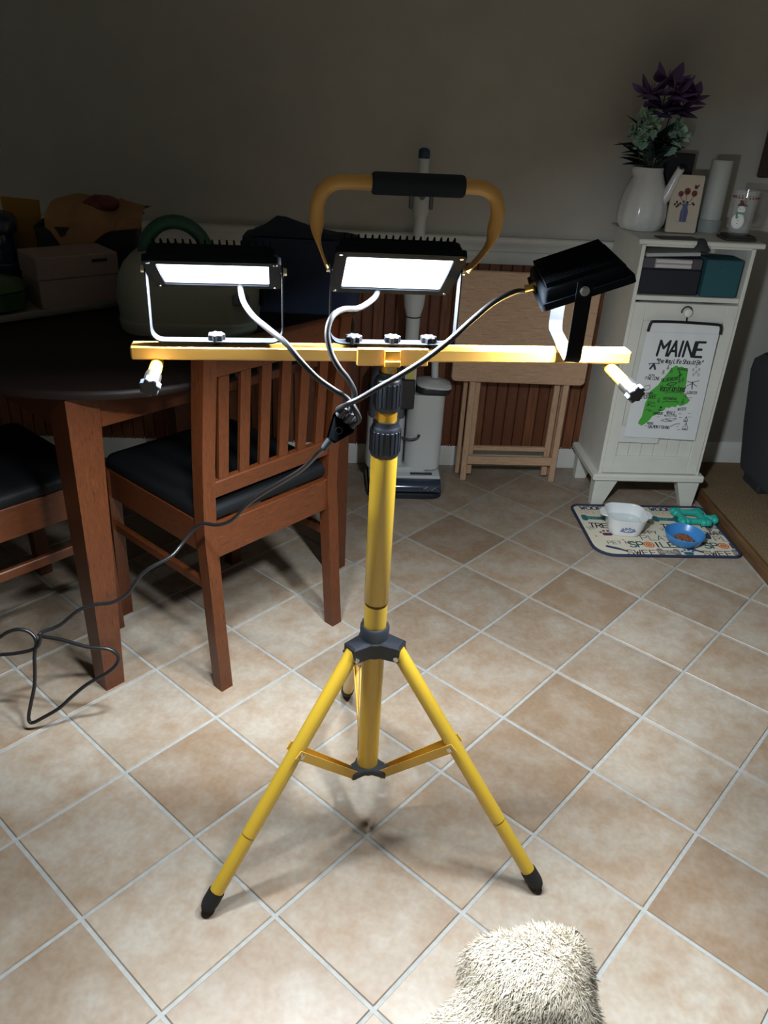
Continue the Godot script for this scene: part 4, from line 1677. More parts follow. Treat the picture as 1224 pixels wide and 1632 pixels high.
# surface nets over the field
func nets(lo: Vector3, hi: Vector3, cell: float) -> Array:
	var nx := int((hi.x - lo.x) / cell) + 2
	var ny := int((hi.y - lo.y) / cell) + 2
	var nz := int((hi.z - lo.z) / cell) + 2
	var f := PackedFloat32Array()
	f.resize(nx * ny * nz)
	for k in nz:
		for j in ny:
			for i in nx:
				f[(k * ny + j) * nx + i] = dog_field(lo + Vector3(i, j, k) * cell)
	var at := {}
	var V := PackedVector3Array()
	for k in nz - 1:
		for j in ny - 1:
			for i in nx - 1:
				var s := Vector3.ZERO
				var m := 0
				var base := (k * ny + j) * nx + i
				for e in [[0, 0, 0, 1, 0, 0], [0, 1, 0, 1, 1, 0], [0, 0, 1, 1, 0, 1], [0, 1, 1, 1, 1, 1], [0, 0, 0, 0, 1, 0], [1, 0, 0, 1, 1, 0], [0, 0, 1, 0, 1, 1], [1, 0, 1, 1, 1, 1], [0, 0, 0, 0, 0, 1], [1, 0, 0, 1, 0, 1], [0, 1, 0, 0, 1, 1], [1, 1, 0, 1, 1, 1]]:
					var a := f[base + e[0] + e[1] * nx + e[2] * nx * ny]
					var b := f[base + e[3] + e[4] * nx + e[5] * nx * ny]
					if (a < 0.0) != (b < 0.0):
						s += Vector3(e[0], e[1], e[2]).lerp(Vector3(e[3], e[4], e[5]), a / (a - b))
						m += 1
				if m > 0:
					at[base] = V.size()
					V.append(lo + (Vector3(i, j, k) + s / m) * cell)
	var tris := PackedInt32Array()
	for k in range(1, nz - 1):
		for j in range(1, ny - 1):
			for i in range(1, nx - 1):
				var base := (k * ny + j) * nx + i
				var a := f[base] < 0.0
				for ax in [[1, nx, nx * ny], [nx, nx * ny, 1], [nx * ny, 1, nx]]:
					if a != (f[base + ax[0]] < 0.0):
						var q := [base, base - ax[1], base - ax[1] - ax[2], base - ax[2]]
						if at.has(q[0]) and at.has(q[1]) and at.has(q[2]) and at.has(q[3]):
							tris.append_array([at[q[0]], at[q[1]], at[q[2]], at[q[0]], at[q[2]], at[q[3]]])
	return [V, tris]


func build_dog() -> void:
	var turn := -0.75
	var t := thing("dog", "fluffy cream dog seen from behind at the bottom edge, facing the work light", "dog", Vector3(0.220, 0, -0.64), turn)
	t.scale = Vector3(1.06, 0.805, 0.94)
	var got := nets(Vector3(-0.19, -0.02, -0.42), Vector3(0.19, 0.58, 0.42), 0.012)
	var V: PackedVector3Array = got[0]
	var T: PackedInt32Array = got[1]
	var N := PackedVector3Array()
	for p in V:
		var e := 0.004
		N.append(Vector3(dog_field(p + Vector3(e, 0, 0)) - dog_field(p - Vector3(e, 0, 0)), dog_field(p + Vector3(0, e, 0)) - dog_field(p - Vector3(0, e, 0)), dog_field(p + Vector3(0, 0, e)) - dog_field(p - Vector3(0, 0, e))).normalized())
	var b := MB.new()
	for i in range(0, T.size(), 3):
		b.tri(V[T[i]], V[T[i + 1]], V[T[i + 2]], N[T[i]], N[T[i + 1]], N[T[i + 2]])
	var coat := tri_mat(noise_tex(71, 0.03, [[0.0, c8(180, 166, 146)], [0.5, c8(196, 185, 166)], [1.0, c8(208, 200, 185)]], 256, 4), Vector3(4, 4, 4), 0.9, 0.2)
	part(t, "body", b, coat)
	# fur: short tapering locks over the skin
	b = MB.new()
	var r := RandomNumberGenerator.new()
	r.seed = 9
	for i in range(0, T.size(), 3):
		var A := V[T[i]]
		var B := V[T[i + 1]]
		var C := V[T[i + 2]]
		var n := (N[T[i]] + N[T[i + 1]] + N[T[i + 2]]).normalized()
		for k in 12:
			var u := sqrt(r.randf())
			var w := r.randf()
			var p := A * (1 - u) + B * u * (1 - w) + C * u * w
			var back := Vector3(r.randf_range(-0.5, 0.5), -0.35 + r.randf_range(-0.4, 0.4), 0.55 + r.randf_range(-0.4, 0.4))
			var d := (n * r.randf_range(0.10, 0.34) + (back - n * back.dot(n)) * 1.0).normalized()
			var L := r.randf_range(0.010, 0.020)
			if p.y < 0.1:
				L *= 0.5
			var s := d.cross(n + Vector3(r.randf_range(-0.4, 0.4), 0, r.randf_range(-0.4, 0.4))).normalized() * r.randf_range(0.0005, 0.001)
			var mid := p + d * L * 0.55
			var tip := p + d * L - Vector3(0, L * 0.12, 0)
			var nn := n
			b.tri(p - s, p + s, mid + s * 0.8, nn, nn, nn)
			b.tri(p - s, mid + s * 0.8, mid - s * 0.8, nn, nn, nn)
			b.tri(mid - s * 0.8, mid + s * 0.8, tip, nn, nn, nn)
	var fur := part(t, "fur", b, coat)
	fur.set_meta("kind", "stuff")
	b = MB.new()
	b.ball(Vector3(0, 0.425, -0.377), Vector3(0.017, 0.013, 0.012))
	part(t, "nose", b, M.rubber)
	for s in [-1.0, 1.0]:
		b = MB.new()
		b.ball(Vector3(s * 0.034, 0.462, -0.327), Vector3(0.010, 0.010, 0.008))
		part(t, "eye", b, M.vac_dark)
	b = MB.new()
	b.tube(curve([Vector3(-0.022, 0.394, -0.355), Vector3(0, 0.390, -0.372), Vector3(0.022, 0.394, -0.355)], 4), 0.0025, 6)
	part(t, "mouth", b, M.rubber)


# ---------------------------------------------------------------- things on the dining table
func build_table_things() -> void:
	var y := TABLE_Y
	# serving tray
	var turn := -0.30
	var b := MB.new()
	b.loft([flat_ring(round_rect(0.50, 0.30, 0.03), 0.0, 0, 0.97), flat_ring(round_rect(0.52, 0.32, 0.035), 0.006), flat_ring(round_rect(0.54, 0.34, 0.04), 0.028), flat_ring(round_rect(0.534, 0.334, 0.04), 0.029), flat_ring(round_rect(0.515, 0.315, 0.035), 0.012), flat_ring(round_rect(0.505, 0.305, 0.03), 0.010, 0, 0.5)])
	b.x = Transform3D()
	var tray := solo("serving_tray", b, mat(c8(150, 150, 145), 0.5), "pale rimmed serving tray under the green pot and pinkish box on the dining table", "tray")
	tray.transform = Transform3D(Basis(Vector3.UP, 0.70), Vector3(-0.985, y, -2.735))
	# green lidded pot on the tray
	var green := mat(c8(38, 70, 28), 0.3)
	green.clearcoat_enabled = true
	green.clearcoat = 0.5
	var pot := thing("lidded_pot", "glossy green lidded pot at the left edge on the serving tray", "pot", Vector3(-1.063, y + 0.013, -2.637))
	b = MB.new()
	b.lathe([Vector2(0, 0), Vector2(0.07, 0), Vector2(0.095, 0.012), Vector2(0.104, 0.04), Vector2(0.104, 0.062), Vector2(0.108, 0.066), Vector2(0.10, 0.068), Vector2(0.0, 0.068)], 32)
	part(pot, "body", b, green)
	b = MB.new()
	b.lathe([Vector2(0.107, 0.0685), Vector2(0.107, 0.074), Vector2(0.09, 0.088), Vector2(0.05, 0.100), Vector2(0.0, 0.104)], 32)
	part(pot, "lid", b, green)
	# pinkish carton
	var box := thing("carton", "pinkish lidded carton standing on the serving tray behind the green pot", "box", Vector3(-0.865, y + 0.0125, -2.79), 0.62)
	var pink := mat(c8(138, 120, 114), 0.7)
	b = MB.new()
	b.box(Vector3(0, 0.045, 0), Vector3(0.26, 0.09, 0.17), 0.003)
	part(box, "base", b, pink)
	b = MB.new()
	b.box(Vector3(0, 0.126, 0), Vector3(0.266, 0.07, 0.176), 0.003)
	part(box, "lid", b, pink)
	b = MB.new()
	b.box(Vector3(0.07, 0.14, 0.0885), Vector3(0.05, 0.01, 0.003), 0.0)
	part(box, "slot", b, M.ink)
	# dark coffee maker
	var cm := thing("coffee_maker", "dark glossy coffee maker with rounded blue top behind the green pot", "appliance", Vector3(-1.16, y, -2.975), 0.3)
	b = MB.new()
	var S := round_rect(0.15, 0.16, 0.04)
	b.loft([flat_ring(S, 0.0, 0, 0.96), flat_ring(S, 0.008), flat_ring(S, 0.09), flat_ring(S, 0.095, 0, 0.92)])
	part(cm, "base", b, M.vac_dark)
	b = MB.new()
	b.lathe([Vector2(0, 0.096), Vector2(0.062, 0.096), Vector2(0.064, 0.15), Vector2(0.055, 0.19), Vector2(0.0, 0.192)], 24)
	part(cm, "jug", b, M.vac_clear)
	b = MB.new()
	b.loft([flat_ring(S, 0.193, 0, 0.95), flat_ring(S, 0.20), flat_ring(S, 0.225), flat_ring(S, 0.245, 0, 0.85), flat_ring(S, 0.255, 0, 0.5)])
	b.box(Vector3(0, 0.1, -0.085), Vector3(0.11, 0.2, 0.03), 0.01)
	part(cm, "top", b, mat(c8(26, 34, 56), 0.3))
	# dark storage bin behind, with cloths and bags thrown over it
	b = MB.new()
	var Q := round_rect(0.34, 0.2, 0.02)
	b.loft([flat_ring(Q, 0.0, 0, 0.94), flat_ring(Q, 0.01, 0, 0.95), flat_ring(Q, 0.205, 0, 1.0), flat_ring(Q, 0.215, 0, 1.02), flat_ring(Q, 0.217, 0, 1.0), flat_ring(Q, 0.20, 0, 0.96), flat_ring(Q, 0.10, 0, 0.93), flat_ring(Q, 0.099, 0, 0.3)])
	var bin := solo("storage_bin", b, mat(c8(30, 32, 38), 0.6), "dark storage bin behind the pinkish carton, heaped with cloths", "bin")
	bin.transform = Transform3D(Basis(Vector3.UP, 0.12), Vector3(-0.86, y, -3.065))
	# heap inside
	b = MB.new()
	b.ball(Vector3(0, 0, 0), Vector3(0.085, 0.06, 0.07), 12, 18, Basis(Vector3.BACK, 0.4))
	b.ball(Vector3(0.05, 0.02, 0.01), Vector3(0.06, 0.045, 0.06), 10, 16)
	b.x = Transform3D()
	var red := solo("pouch", b, mat(c8(92, 34, 36), 0.6), "dark red pouch lying on top of the heap in the storage bin", "pouch")
	red.position = Vector3(-0.822, y + 0.276, -3.05)
	red.scale = Vector3(0.72, 0.6, 0.72)
	b = MB.new()
	cloth(b, 22, 18, func(u: float, v: float) -> Vector3:
		var x := lerpf(-0.165, 0.155, u)
		var low := lerpf(0.215, 0.145, smoothstep(0.0, 0.16, u)) if u < 0.16 else lerpf(0.145, 0.232, smoothstep(0.16, 0.95, u))
		var yy := lerpf(0.283 + 0.012 * sin(u * 6.0), low, smoothstep(0.3, 1.0, v))
		var z := lerpf(-0.10, 0.11, minf(1.0, v * 1.7)) + maxf(0.0, v - 0.5) * 0.05 + 0.012 * sin(u * 15.0 + v * 3.0)
		yy += 0.007 * sin(u * 11.0 + v * 7.0)
		return Vector3(x, yy, z))
	var tan_cloth := solo("cloth", b, mat(c8(150, 112, 78), 0.9), "orange-tan cloth draped over the front of the dark storage bin", "cloth")
	tan_cloth.position = Vector3(-0.81, y, -3.07)
	b = MB.new()
	cloth(b, 12, 10, func(u: float, v: float) -> Vector3:
		return Vector3(lerpf(-0.14, 0.14, u), 0.245 + 0.04 * sin(u * PI) * (0.6 + 0.4 * sin(v * 6.0)) + 0.012 * sin(u * 17.0 + v * 4.0), lerpf(-0.09, 0.02, v)))
	var peach := solo("cloth", b, mat(c8(150, 92, 70), 0.9), "peach-coloured cloth bunched on top of the storage bin behind the tan cloth", "cloth")
	peach.position = Vector3(-0.83, y + 0.008, -3.09)
	b = MB.new()
	b.loft([[Vector3(-0.055, 0, -0.02), Vector3(0.05, 0, -0.02), Vector3(0.05, 0, 0.02), Vector3(-0.055, 0, 0.02)], [Vector3(-0.06, 0.08, -0.025), Vector3(0.055, 0.08, -0.025), Vector3(0.055, 0.08, 0.03), Vector3(-0.06, 0.08, 0.03)], [Vector3(-0.062, 0.2, -0.012), Vector3(0.058, 0.2, -0.012), Vector3(0.058, 0.2, 0.012), Vector3(-0.062, 0.2, 0.012)], [Vector3(-0.066, 0.285, -0.003), Vector3(0.062, 0.275, -0.003), Vector3(0.062, 0.275, 0.003), Vector3(-0.066, 0.285, 0.003)]])
	var yb := solo("paper_bag", b, mat(c8(150, 112, 34), 0.7), "yellow paper bag standing upright behind the coffee maker", "bag")
	yb.position = Vector3(-1.11, y, -3.13)
	yb.rotation.y = 0.15
	# cream tub with an arched green handle
	var tub := thing("tub", "large cream plastic tub with a dark green arched handle on the dining table", "tub", Vector3(-0.44, y, -2.60), 0.05)
	b = MB.new()
	var R := round_rect(0.43, 0.34, 0.09, 6)
	b.loft([flat_ring(R, 0.0, 0, 0.93), flat_ring(R, 0.008, 0, 0.96), flat_ring(R, 0.035, 0, 0.985), flat_ring(R, 0.037, 0, 0.96), flat_ring(R, 0.045, 0, 0.965), flat_ring(R, 0.11, 0, 0.985), flat_ring(R, 0.165, 0, 0.95), flat_ring(R, 0.20, 0, 0.87), flat_ring(R, 0.222, 0, 0.74), flat_ring(R, 0.232, 0, 0.5), flat_ring(R, 0.234, 0, 0.15)])
	part(tub, "body", b, mat(c8(132, 138, 128), 0.5))
	b = MB.new()
	var arc: Array = []
	for k in 15:
		var a := PI * k / 14.0
		arc.append(Vector3(-0.035 - cos(a) * 0.095, 0.212 + sin(a) * 0.10, 0.02))
	arc.push_front(Vector3(-0.13, 0.19, 0.02))
	arc.append(Vector3(0.06, 0.19, 0.02))
	var rings: Array = []
	for i in arc.size():
		var d: Vector3 = (arc[mini(i + 1, arc.size() - 1)] - arc[maxi(i - 1, 0)]).normalized()
		var nrm := Vector3(-d.y, d.x, 0)
		var ring: Array = []
		for s in 12:
			var a := TAU * s / 12.0
			ring.append(arc[i] + nrm * cos(a) * 0.021 + Vector3.BACK * sin(a) * 0.024)
		rings.append(ring)
	b.loft(rings)
	part(tub, "handle", b, mat(c8(22, 72, 58), 0.5))
	b = MB.new()
	b.box(Vector3(0.165, 0.118, 0.168), Vector3(0.05, 0.032, 0.02), 0.006)
	part(tub, "latch", b, M.vac_grey)
	# navy bag with peaked top
	var bag := thing("soft_bag", "large dark navy soft bag with a peaked top beside the cream tub", "bag", Vector3(-0.10, y, -2.86), -0.05)
	b = MB.new()
	var B := round_rect(0.40, 0.20, 0.05, 5)
	var rr: Array = []
	for q in [[0.0, 0.97], [0.01, 1.0], [0.12, 1.02], [0.22, 1.0], [0.25, 0.97]]:
		var ring: Array = []
		for p in B:
			var k: float = q[1]
			var lift := 0.0
			if q[0] > 0.2:
				lift = 0.012 * cos(p.x * 16.0)
			ring.append(Vector3(p.x * k, q[0] + lift, p.y * k))
		rr.append(ring)
	b.loft(rr)
	part(bag, "body", b, bumped(mat(c8(26, 38, 62), 0.85), 72, 0.1, 0.1, 5.0))
	b = MB.new()
	b.loft([[Vector3(-0.17, 0.245, -0.07), Vector3(0.12, 0.245, -0.07), Vector3(0.12, 0.245, 0.08), Vector3(-0.17, 0.245, 0.08)], [Vector3(-0.13, 0.265, -0.04), Vector3(0.03, 0.265, -0.04), Vector3(0.04, 0.265, 0.06), Vector3(-0.13, 0.262, 0.06)], [Vector3(-0.085, 0.30, 0.0), Vector3(-0.055, 0.298, 0.0), Vector3(-0.055, 0.298, 0.02), Vector3(-0.085, 0.30, 0.02)]])
	part(bag, "flap", b, mat(c8(26, 38, 60), 0.85))
	b = MB.new()
	b.tube(curve([Vector3(-0.12, 0.2, 0.105), Vector3(-0.125, 0.12, 0.115), Vector3(-0.12, 0.03, 0.108)], 4), 0.007, 8)
	part(bag, "strap", b, mat(c8(20, 28, 46), 0.8))


func cloth(b: MB, nu: int, nv: int, f: Callable) -> void:
	var front: Array = []
	for i in nv + 1:
		var row: Array = []
		for j in nu + 1:
			row.append(f.call(float(j) / nu, float(i) / nv))
		front.append(row)
	b.grid(front)
	var back: Array = []
	for row in front:
		var r2: Array = []
		for p in row:
			r2.append(p + Vector3(0, -0.004, -0.003))
		back.append(r2)
	b.grid(back)


# ---------------------------------------------------------------- things in and on the cabinet
func build_cabinet_things() -> void:
	var top := 1.186
	var b := MB.new()
	# teal box in the cubby
	var teal := mat(c8(34, 80, 88), 0.8)
	var tb := thing("teal_box", "teal fabric box with a finger hole on the right inside the cabinet cubby", "box", Vector3(1.577, 0.9645, -3.30))
	b.box(Vector3(0, 0.074, 0), Vector3(0.15, 0.148, 0.11), 0.004)
	part(tb, "body", b, teal)
	b = MB.new()
	b.tube([Vector3(-0.006, 0.105, 0.0545), Vector3(-0.006, 0.105, 0.0565)], 0.014, 18)
	part(tb, "finger_hole", b, mat(c8(30, 84, 92), 0.8))
	b = MB.new()
	b.box(Vector3(0, 0.052, 0), Vector3(0.25, 0.10, 0.13), 0.004)
	var db := solo("black_box", b, mat(c8(22, 26, 38), 0.6), "black storage box low on the left inside the cabinet cubby", "box")
	db.position = Vector3(1.365, 0.9645, -3.32)
	b = MB.new()
	b.box(Vector3(0, 0.021, 0), Vector3(0.245, 0.042, 0.12), 0.004)
	var sleeve := thing("paper_roll_pack", "dark tray of two pale grey rolls lying on the black box in the cubby", "pack", Vector3(1.365, 1.0675, -3.315))
	part(sleeve, "tray", b, mat(c8(74, 72, 78), 0.5))
	for k in 2:
		b = MB.new()
		b.tube([Vector3(-0.075, 0.013 + k * 0.018, 0.064), Vector3(0.072, 0.013 + k * 0.018, 0.064)], 0.0088, 12)
		part(sleeve, "roll", b, mat(c8(196, 192, 190), 0.6))
	b = MB.new()
	b.box(Vector3(0, 0.008, 0), Vector3(0.22, 0.014, 0.12), 0.002, Basis(Vector3.BACK, 0.05))
	var pap := solo("magazine", b, mat(c8(168, 170, 170), 0.6), "grey magazine lying on top of the roll pack in the cubby", "magazine")
	pap.position = Vector3(1.36, 1.116, -3.315)
	# dark cloth clip that hangs over the front edge of the top
	b = MB.new()
	b.loft([oval_at(0.034, 0.012, 0.0, 0.02), oval_at(0.036, 0.013, 0.004, 0.02), oval_at(0.022, 0.012, 0.02, 0.015), oval_at(0.018, 0.011, 0.034, 0.008), oval_at(0.012, 0.009, 0.042, -0.004)])
	var clip := solo("clip", b, mat(c8(46, 48, 48), 0.7), "dark clip hanging over the front edge of the white cabinet top", "clip")
	clip.position = Vector3(1.445, 1.152, -3.222)
	# flat papers
	b = MB.new()
	b.box(Vector3(0, 0.0015, 0), Vector3(0.16, 0.003, 0.07), 0.0)
	var paper := solo("leaflet", b, mat(c8(60, 62, 66), 0.6), "dark flat leaflet lying on the cabinet top in front of the white jug", "paper")
	paper.position = Vector3(1.36, top, -3.262)
	paper.rotation.y = 0.1

	# white ribbed jug
	var jug := thing("jug", "white ribbed ceramic jug with an upturned spout on the cabinet top", "jug", Vector3(1.270, top, -3.455))
	b = MB.new()
	var rings: Array = []
	for q in [[0.0, 0.068], [0.004, 0.080], [0.03, 0.096], [0.06, 0.099], [0.10, 0.095], [0.14, 0.086], [0.17, 0.075], [0.20, 0.062], [0.222, 0.054], [0.238, 0.054], [0.239, 0.050], [0.222, 0.048], [0.20, 0.052], [0.17, 0.062]]:
		var ring: Array = []
		for k in 48:
			var a := TAU * k / 48.0
			var rib := 1.0 + 0.03 * cos(a * 12.0) * clampf(1.0 - absf(q[0] - 0.07) / 0.12, 0.0, 1.0)
			var lip := 1.0
			if q[0] > 0.2:
				lip = 1.0 + 0.35 * pow(maxf(0.0, cos(a - PI)), 6.0)
			ring.append(Vector3(cos(a) * q[1] * rib * lip, q[0], sin(a) * q[1] * rib * lip))
		rings.append(ring)
	b.loft(rings, true, true)
	var glaze := mat(c8(206, 206, 204), 0.18)
	part(jug, "body", b, glaze)
	b = MB.new()
	b.tube(curve([Vector3(0.040, 0.105, 0.045), Vector3(0.066, 0.135, 0.052), Vector3(0.080, 0.175, 0.055), Vector3(0.092, 0.215, 0.058), Vector3(0.100, 0.244, 0.068)], 4), [0.024, 0.0238, 0.0234, 0.0228, 0.022, 0.0212, 0.0203, 0.0194, 0.0185, 0.0178, 0.0171, 0.0164, 0.0157, 0.0153, 0.0150, 0.0152, 0.0158], 14)
	var spout := part(jug, "spout", b, glaze)
	b = MB.new()
	b.tube([Vector3(0.100, 0.2442, 0.0684), Vector3(0.1003, 0.245, 0.0690)], 0.0085, 14)
	part(spout, "hole", b, M.ink)
	# bouquet
	bouquet(Vector3(1.270, top + 0.10, -3.455))
	# dark tall box behind
	b = MB.new()
	b.box(Vector3(0, 0.145, 0), Vector3(0.115, 0.29, 0.05), 0.003)
	var tall := solo("tall_box", b, mat(c8(20, 22, 32), 0.6), "tall dark box standing behind the plaque and the jug on the cabinet top", "box")
	tall.position = Vector3(1.415, top, -3.54)
	# plaque with a vase of poppies
	var pl := thing("plaque", "cream plaque with a printed vase of red poppies, leaning on the cabinet top", "plaque", Vector3(1.418, top + 0.002, -3.395))
	b = MB.new()
	b.prism(round_rect(0.126, 0.218, 0.008, 4), -0.006, 0.006, 0.001)
	var face := part(pl, "panel", b, mat(c8(202, 190, 172), 0.6))
	face.transform = Transform3D(Basis(Vector3.RIGHT, -0.08), Vector3(0, 0.110, 0))
	b = MB.new()
	b.quad_uv(Vector3(-0.058, 0.102, 0.0068), Vector3(0.058, 0.102, 0.0068), Vector3(0.058, -0.102, 0.0068), Vector3(-0.058, -0.102, 0.0068), Vector3.BACK)
	part(face, "print", b, image_mat(plaque_print(), 0.6))
	# pillar candle in a low dish
	var cd := thing("pillar_candle", "tall pale pillar candle standing between the plaque and the glass tumbler", "candle", Vector3(1.565, top, -3.46))
	b = MB.new()
	b.lathe([Vector2(0, 0.012), Vector2(0.0425, 0.012), Vector2(0.0425, 0.274), Vector2(0.040, 0.278), Vector2(0.014, 0.268), Vector2(0, 0.266)], 28)
	b.tube([Vector3(0, 0.266, 0), Vector3(0.001, 0.276, 0)], 0.0012, 5)
	part(cd, "wax", b, mat(c8(186, 190, 186), 0.55))
	b = MB.new()
	b.lathe([Vector2(0, 0), Vector2(0.044, 0), Vector2(0.049, 0.008), Vector2(0.050, 0.05), Vector2(0.048, 0.052), Vector2(0.0455, 0.05), Vector2(0.0445, 0.012), Vector2(0, 0.0115)], 28)
	part(cd, "holder", b, mat(c8(150, 158, 156), 0.4))
	# glass tumbler painted with a snowman, on a stack of dark coasters
	b = MB.new()
	b.box(Vector3(0, 0.005, 0), Vector3(0.125, 0.01, 0.10), 0.003)
	b.box(Vector3(0.004, 0.014, 0), Vector3(0.11, 0.008, 0.09), 0.003)
	var co := solo("coaster", b, mat(c8(52, 48, 46), 0.7), "dark square coaster under the snowman glass", "coaster")
	co.position = Vector3(1.622, top, -3.305)
	var gl := thing("glass_tumbler", "clear glass tumbler painted with a snowman in a brown hat, on the dark coaster", "glass", Vector3(1.622, top + 0.018, -3.305))
	b = MB.new()
	b.lathe([Vector2(0, 0.0), Vector2(0.036, 0.0), Vector2(0.040, 0.006), Vector2(0.048, 0.165), Vector2(0.0465, 0.165), Vector2(0.038, 0.012), Vector2(0, 0.012)], 32)
	var glass := mat(Color(0.92, 0.95, 0.95, 0.12), 0.06)
	glass.transparency = BaseMaterial3D.TRANSPARENCY_ALPHA
	part(gl, "glass", b, glass)
	b = MB.new()
	var fwd := Basis(Vector3.UP, -0.42)
	b.x = Transform3D(fwd, Vector3.ZERO)
	b.ball(Vector3(-0.012, 0.055, 0.0405), Vector3(0.024, 0.03, 0.004), 10, 18)
	b.ball(Vector3(-0.008, 0.097, 0.0425), Vector3(0.0145, 0.015, 0.0035), 10, 16)
	part(gl, "snowman", b, mat(c8(224, 228, 226), 0.5))
	b = MB.new()
	b.x = Transform3D(fwd, Vector3.ZERO)
	b.box(Vector3(-0.009, 0.085, 0.0455), Vector3(0.03, 0.007, 0.003), 0.001)
	b.box(Vector3(-0.02, 0.074, 0.0450), Vector3(0.008, 0.02, 0.003), 0.001, Basis(Vector3.BACK, 0.2))
	part(gl, "scarf", b, mat(c8(92, 150, 116), 0.7))
	b = MB.new()
	b.x = Transform3D(fwd, Vector3.ZERO)
	b.box(Vector3(-0.007, 0.114, 0.0435), Vector3(0.036, 0.005, 0.004), 0.001)
	b.box(Vector3(-0.007, 0.124, 0.0435), Vector3(0.024, 0.017, 0.004), 0.001)
	part(gl, "hat", b, mat(c8(82, 50, 34), 0.7))
	b = MB.new()
	b.x = Transform3D(fwd, Vector3.ZERO)
	for q in [[-0.014, 0.1], [-0.004, 0.1], [-0.012, 0.07], [-0.0125, 0.058], [-0.013, 0.046]]:
		b.ball(Vector3(q[0], q[1], 0.0452), Vector3(0.0017, 0.0017, 0.001), 5, 8)
	part(gl, "buttons", b, M.ink).set_meta("kind", "stuff")
	b = MB.new()
	for k in 22:
		var a := TAU * k / 22.0
		b.ball(Vector3(cos(a) * 0.0478, 0.14, sin(a) * 0.0478), Vector3(0.004, 0.0035, 0.004), 5, 8)
	part(gl, "painted_band", b, mat(c8(150, 66, 48), 0.6)).set_meta("kind", "stuff")


func oval_at(rx: float, rz: float, y: float, z: float) -> Array:
	var out: Array = []
	for p in oval(rx, rz, y):
		out.append(p + Vector3(0, 0, z))
	return out


func petal(b: MB, at: Vector3, dir: Vector3, L: float, w: float, curl: float, roll := 0.0) -> void:
	var d := dir.normalized()
	var side := d.cross(Vector3.UP if absf(d.y) < 0.95 else Vector3.RIGHT).normalized()
	side = side.rotated(d, roll)
	var up := side.cross(d)
	var P: Array = []
	for i in 6:
		var v := i / 5.0
		var row: Array = []
		var wd := w * sin(PI * (0.08 + 0.90 * pow(v, 0.8)))
		for j in 4:
			var u := j / 3.0 * 2.0 - 1.0
			row.append(at + d * L * v + side * u * wd * 0.5 + up * (curl * v * v * L - 0.25 * u * u * wd))
		P.append(row)
	b.grid(P)


func bouquet(at: Vector3) -> void:
	var t := thing("bouquet", "bouquet of purple lilies and pale green blossoms with dark leaves standing in the white jug", "flowers", at)
	var r := RandomNumberGenerator.new()
	r.seed = 31
	var purple := mat(c8(122, 98, 152), 0.8)
	var violet := mat(c8(92, 68, 122), 0.8)
	var pale := mat(c8(184, 218, 200), 0.7)
	var leafm := mat(c8(28, 46, 52), 0.6)
	var stem := mat(c8(40, 66, 44), 0.7)
	var heads := [[-0.055, 0.40, 0.01, 0], [0.035, 0.40, 0.03, 0], [0.095, 0.39, 0.0, 0], [0.015, 0.44, -0.03, 0], [-0.02, 0.345, 0.04, 1], [0.06, 0.35, 0.035, 1]]
	for h in heads:
		var c := Vector3(h[0], h[1], h[2])
		var b := MB.new()
		b.tube(curve([Vector3(h[0] * 0.2, 0.03, 0), Vector3(h[0] * 0.5, 0.2, h[2] * 0.4), c - Vector3(0, 0.03, 0)], 5), 0.0022, 6)
		part(t, "stem", b, stem)
		var out := Vector3(h[0] * 4.0, 0.6, 0.5 + h[2] * 6.0).normalized()
		var e1 := out.cross(Vector3.UP).normalized()
		var e2 := e1.cross(out)
		b = MB.new()
		for k in 6:
			var a := TAU * k / 6.0 + r.randf() * 0.3
			petal(b, c, out * 0.72 + (e1 * cos(a) + e2 * sin(a)) * 0.7, r.randf_range(0.074, 0.094), 0.074, -0.25)
		for k in 5:
			var a := TAU * k / 5.0
			b.tube([c, c + out * 0.045 + (e1 * cos(a) + e2 * sin(a)) * 0.012], 0.0011, 4)
		part(t, "lily", b, purple if h[3] == 0 else violet)
	for h in [[-0.072, 0.315, 0.055], [-0.052, 0.275, 0.06], [-0.095, 0.265, 0.04], [-0.042, 0.325, 0.05], [-0.066, 0.235, 0.05], [0.07, 0.285, 0.02], [0.092, 0.25, 0.0], [0.052, 0.225, 0.035]]:
		var c := Vector3(h[0], h[1], h[2])
		var b := MB.new()
		for k in 16:
			var a := r.randf() * TAU
			var z := r.randf_range(-0.3, 1.0)
			var d := Vector3(cos(a) * sqrt(1 - z * z), sin(a) * sqrt(1 - z * z), z)
			petal(b, c + d * 0.008, d + Vector3(r.randf_range(-0.3, 0.3), r.randf_range(-0.3, 0.3), 0), r.randf_range(0.028, 0.044), 0.038, r.randf_range(-0.5, 0.3), r.randf() * TAU)
		part(t, "blossom", b, pale)
		b = MB.new()
		b.tube([c, Vector3(h[0] * 0.3, 0.1, 0)], 0.002, 5)
		part(t, "stem", b, stem)
	for k in 44:
		var a := TAU * k / 44.0 * 5.0
		var el := r.randf_range(0.15, 1.1)
		var base := Vector3(cos(a) * 0.012, r.randf_range(0.12, 0.25), sin(a) * 0.012)
		var b := MB.new()
		petal(b, base, Vector3(cos(a) * cos(el), sin(el) * 0.9, sin(a) * cos(el)), r.randf_range(0.08, 0.15), r.randf_range(0.036, 0.055), -0.3)
		part(t, "leaf", b, leafm)


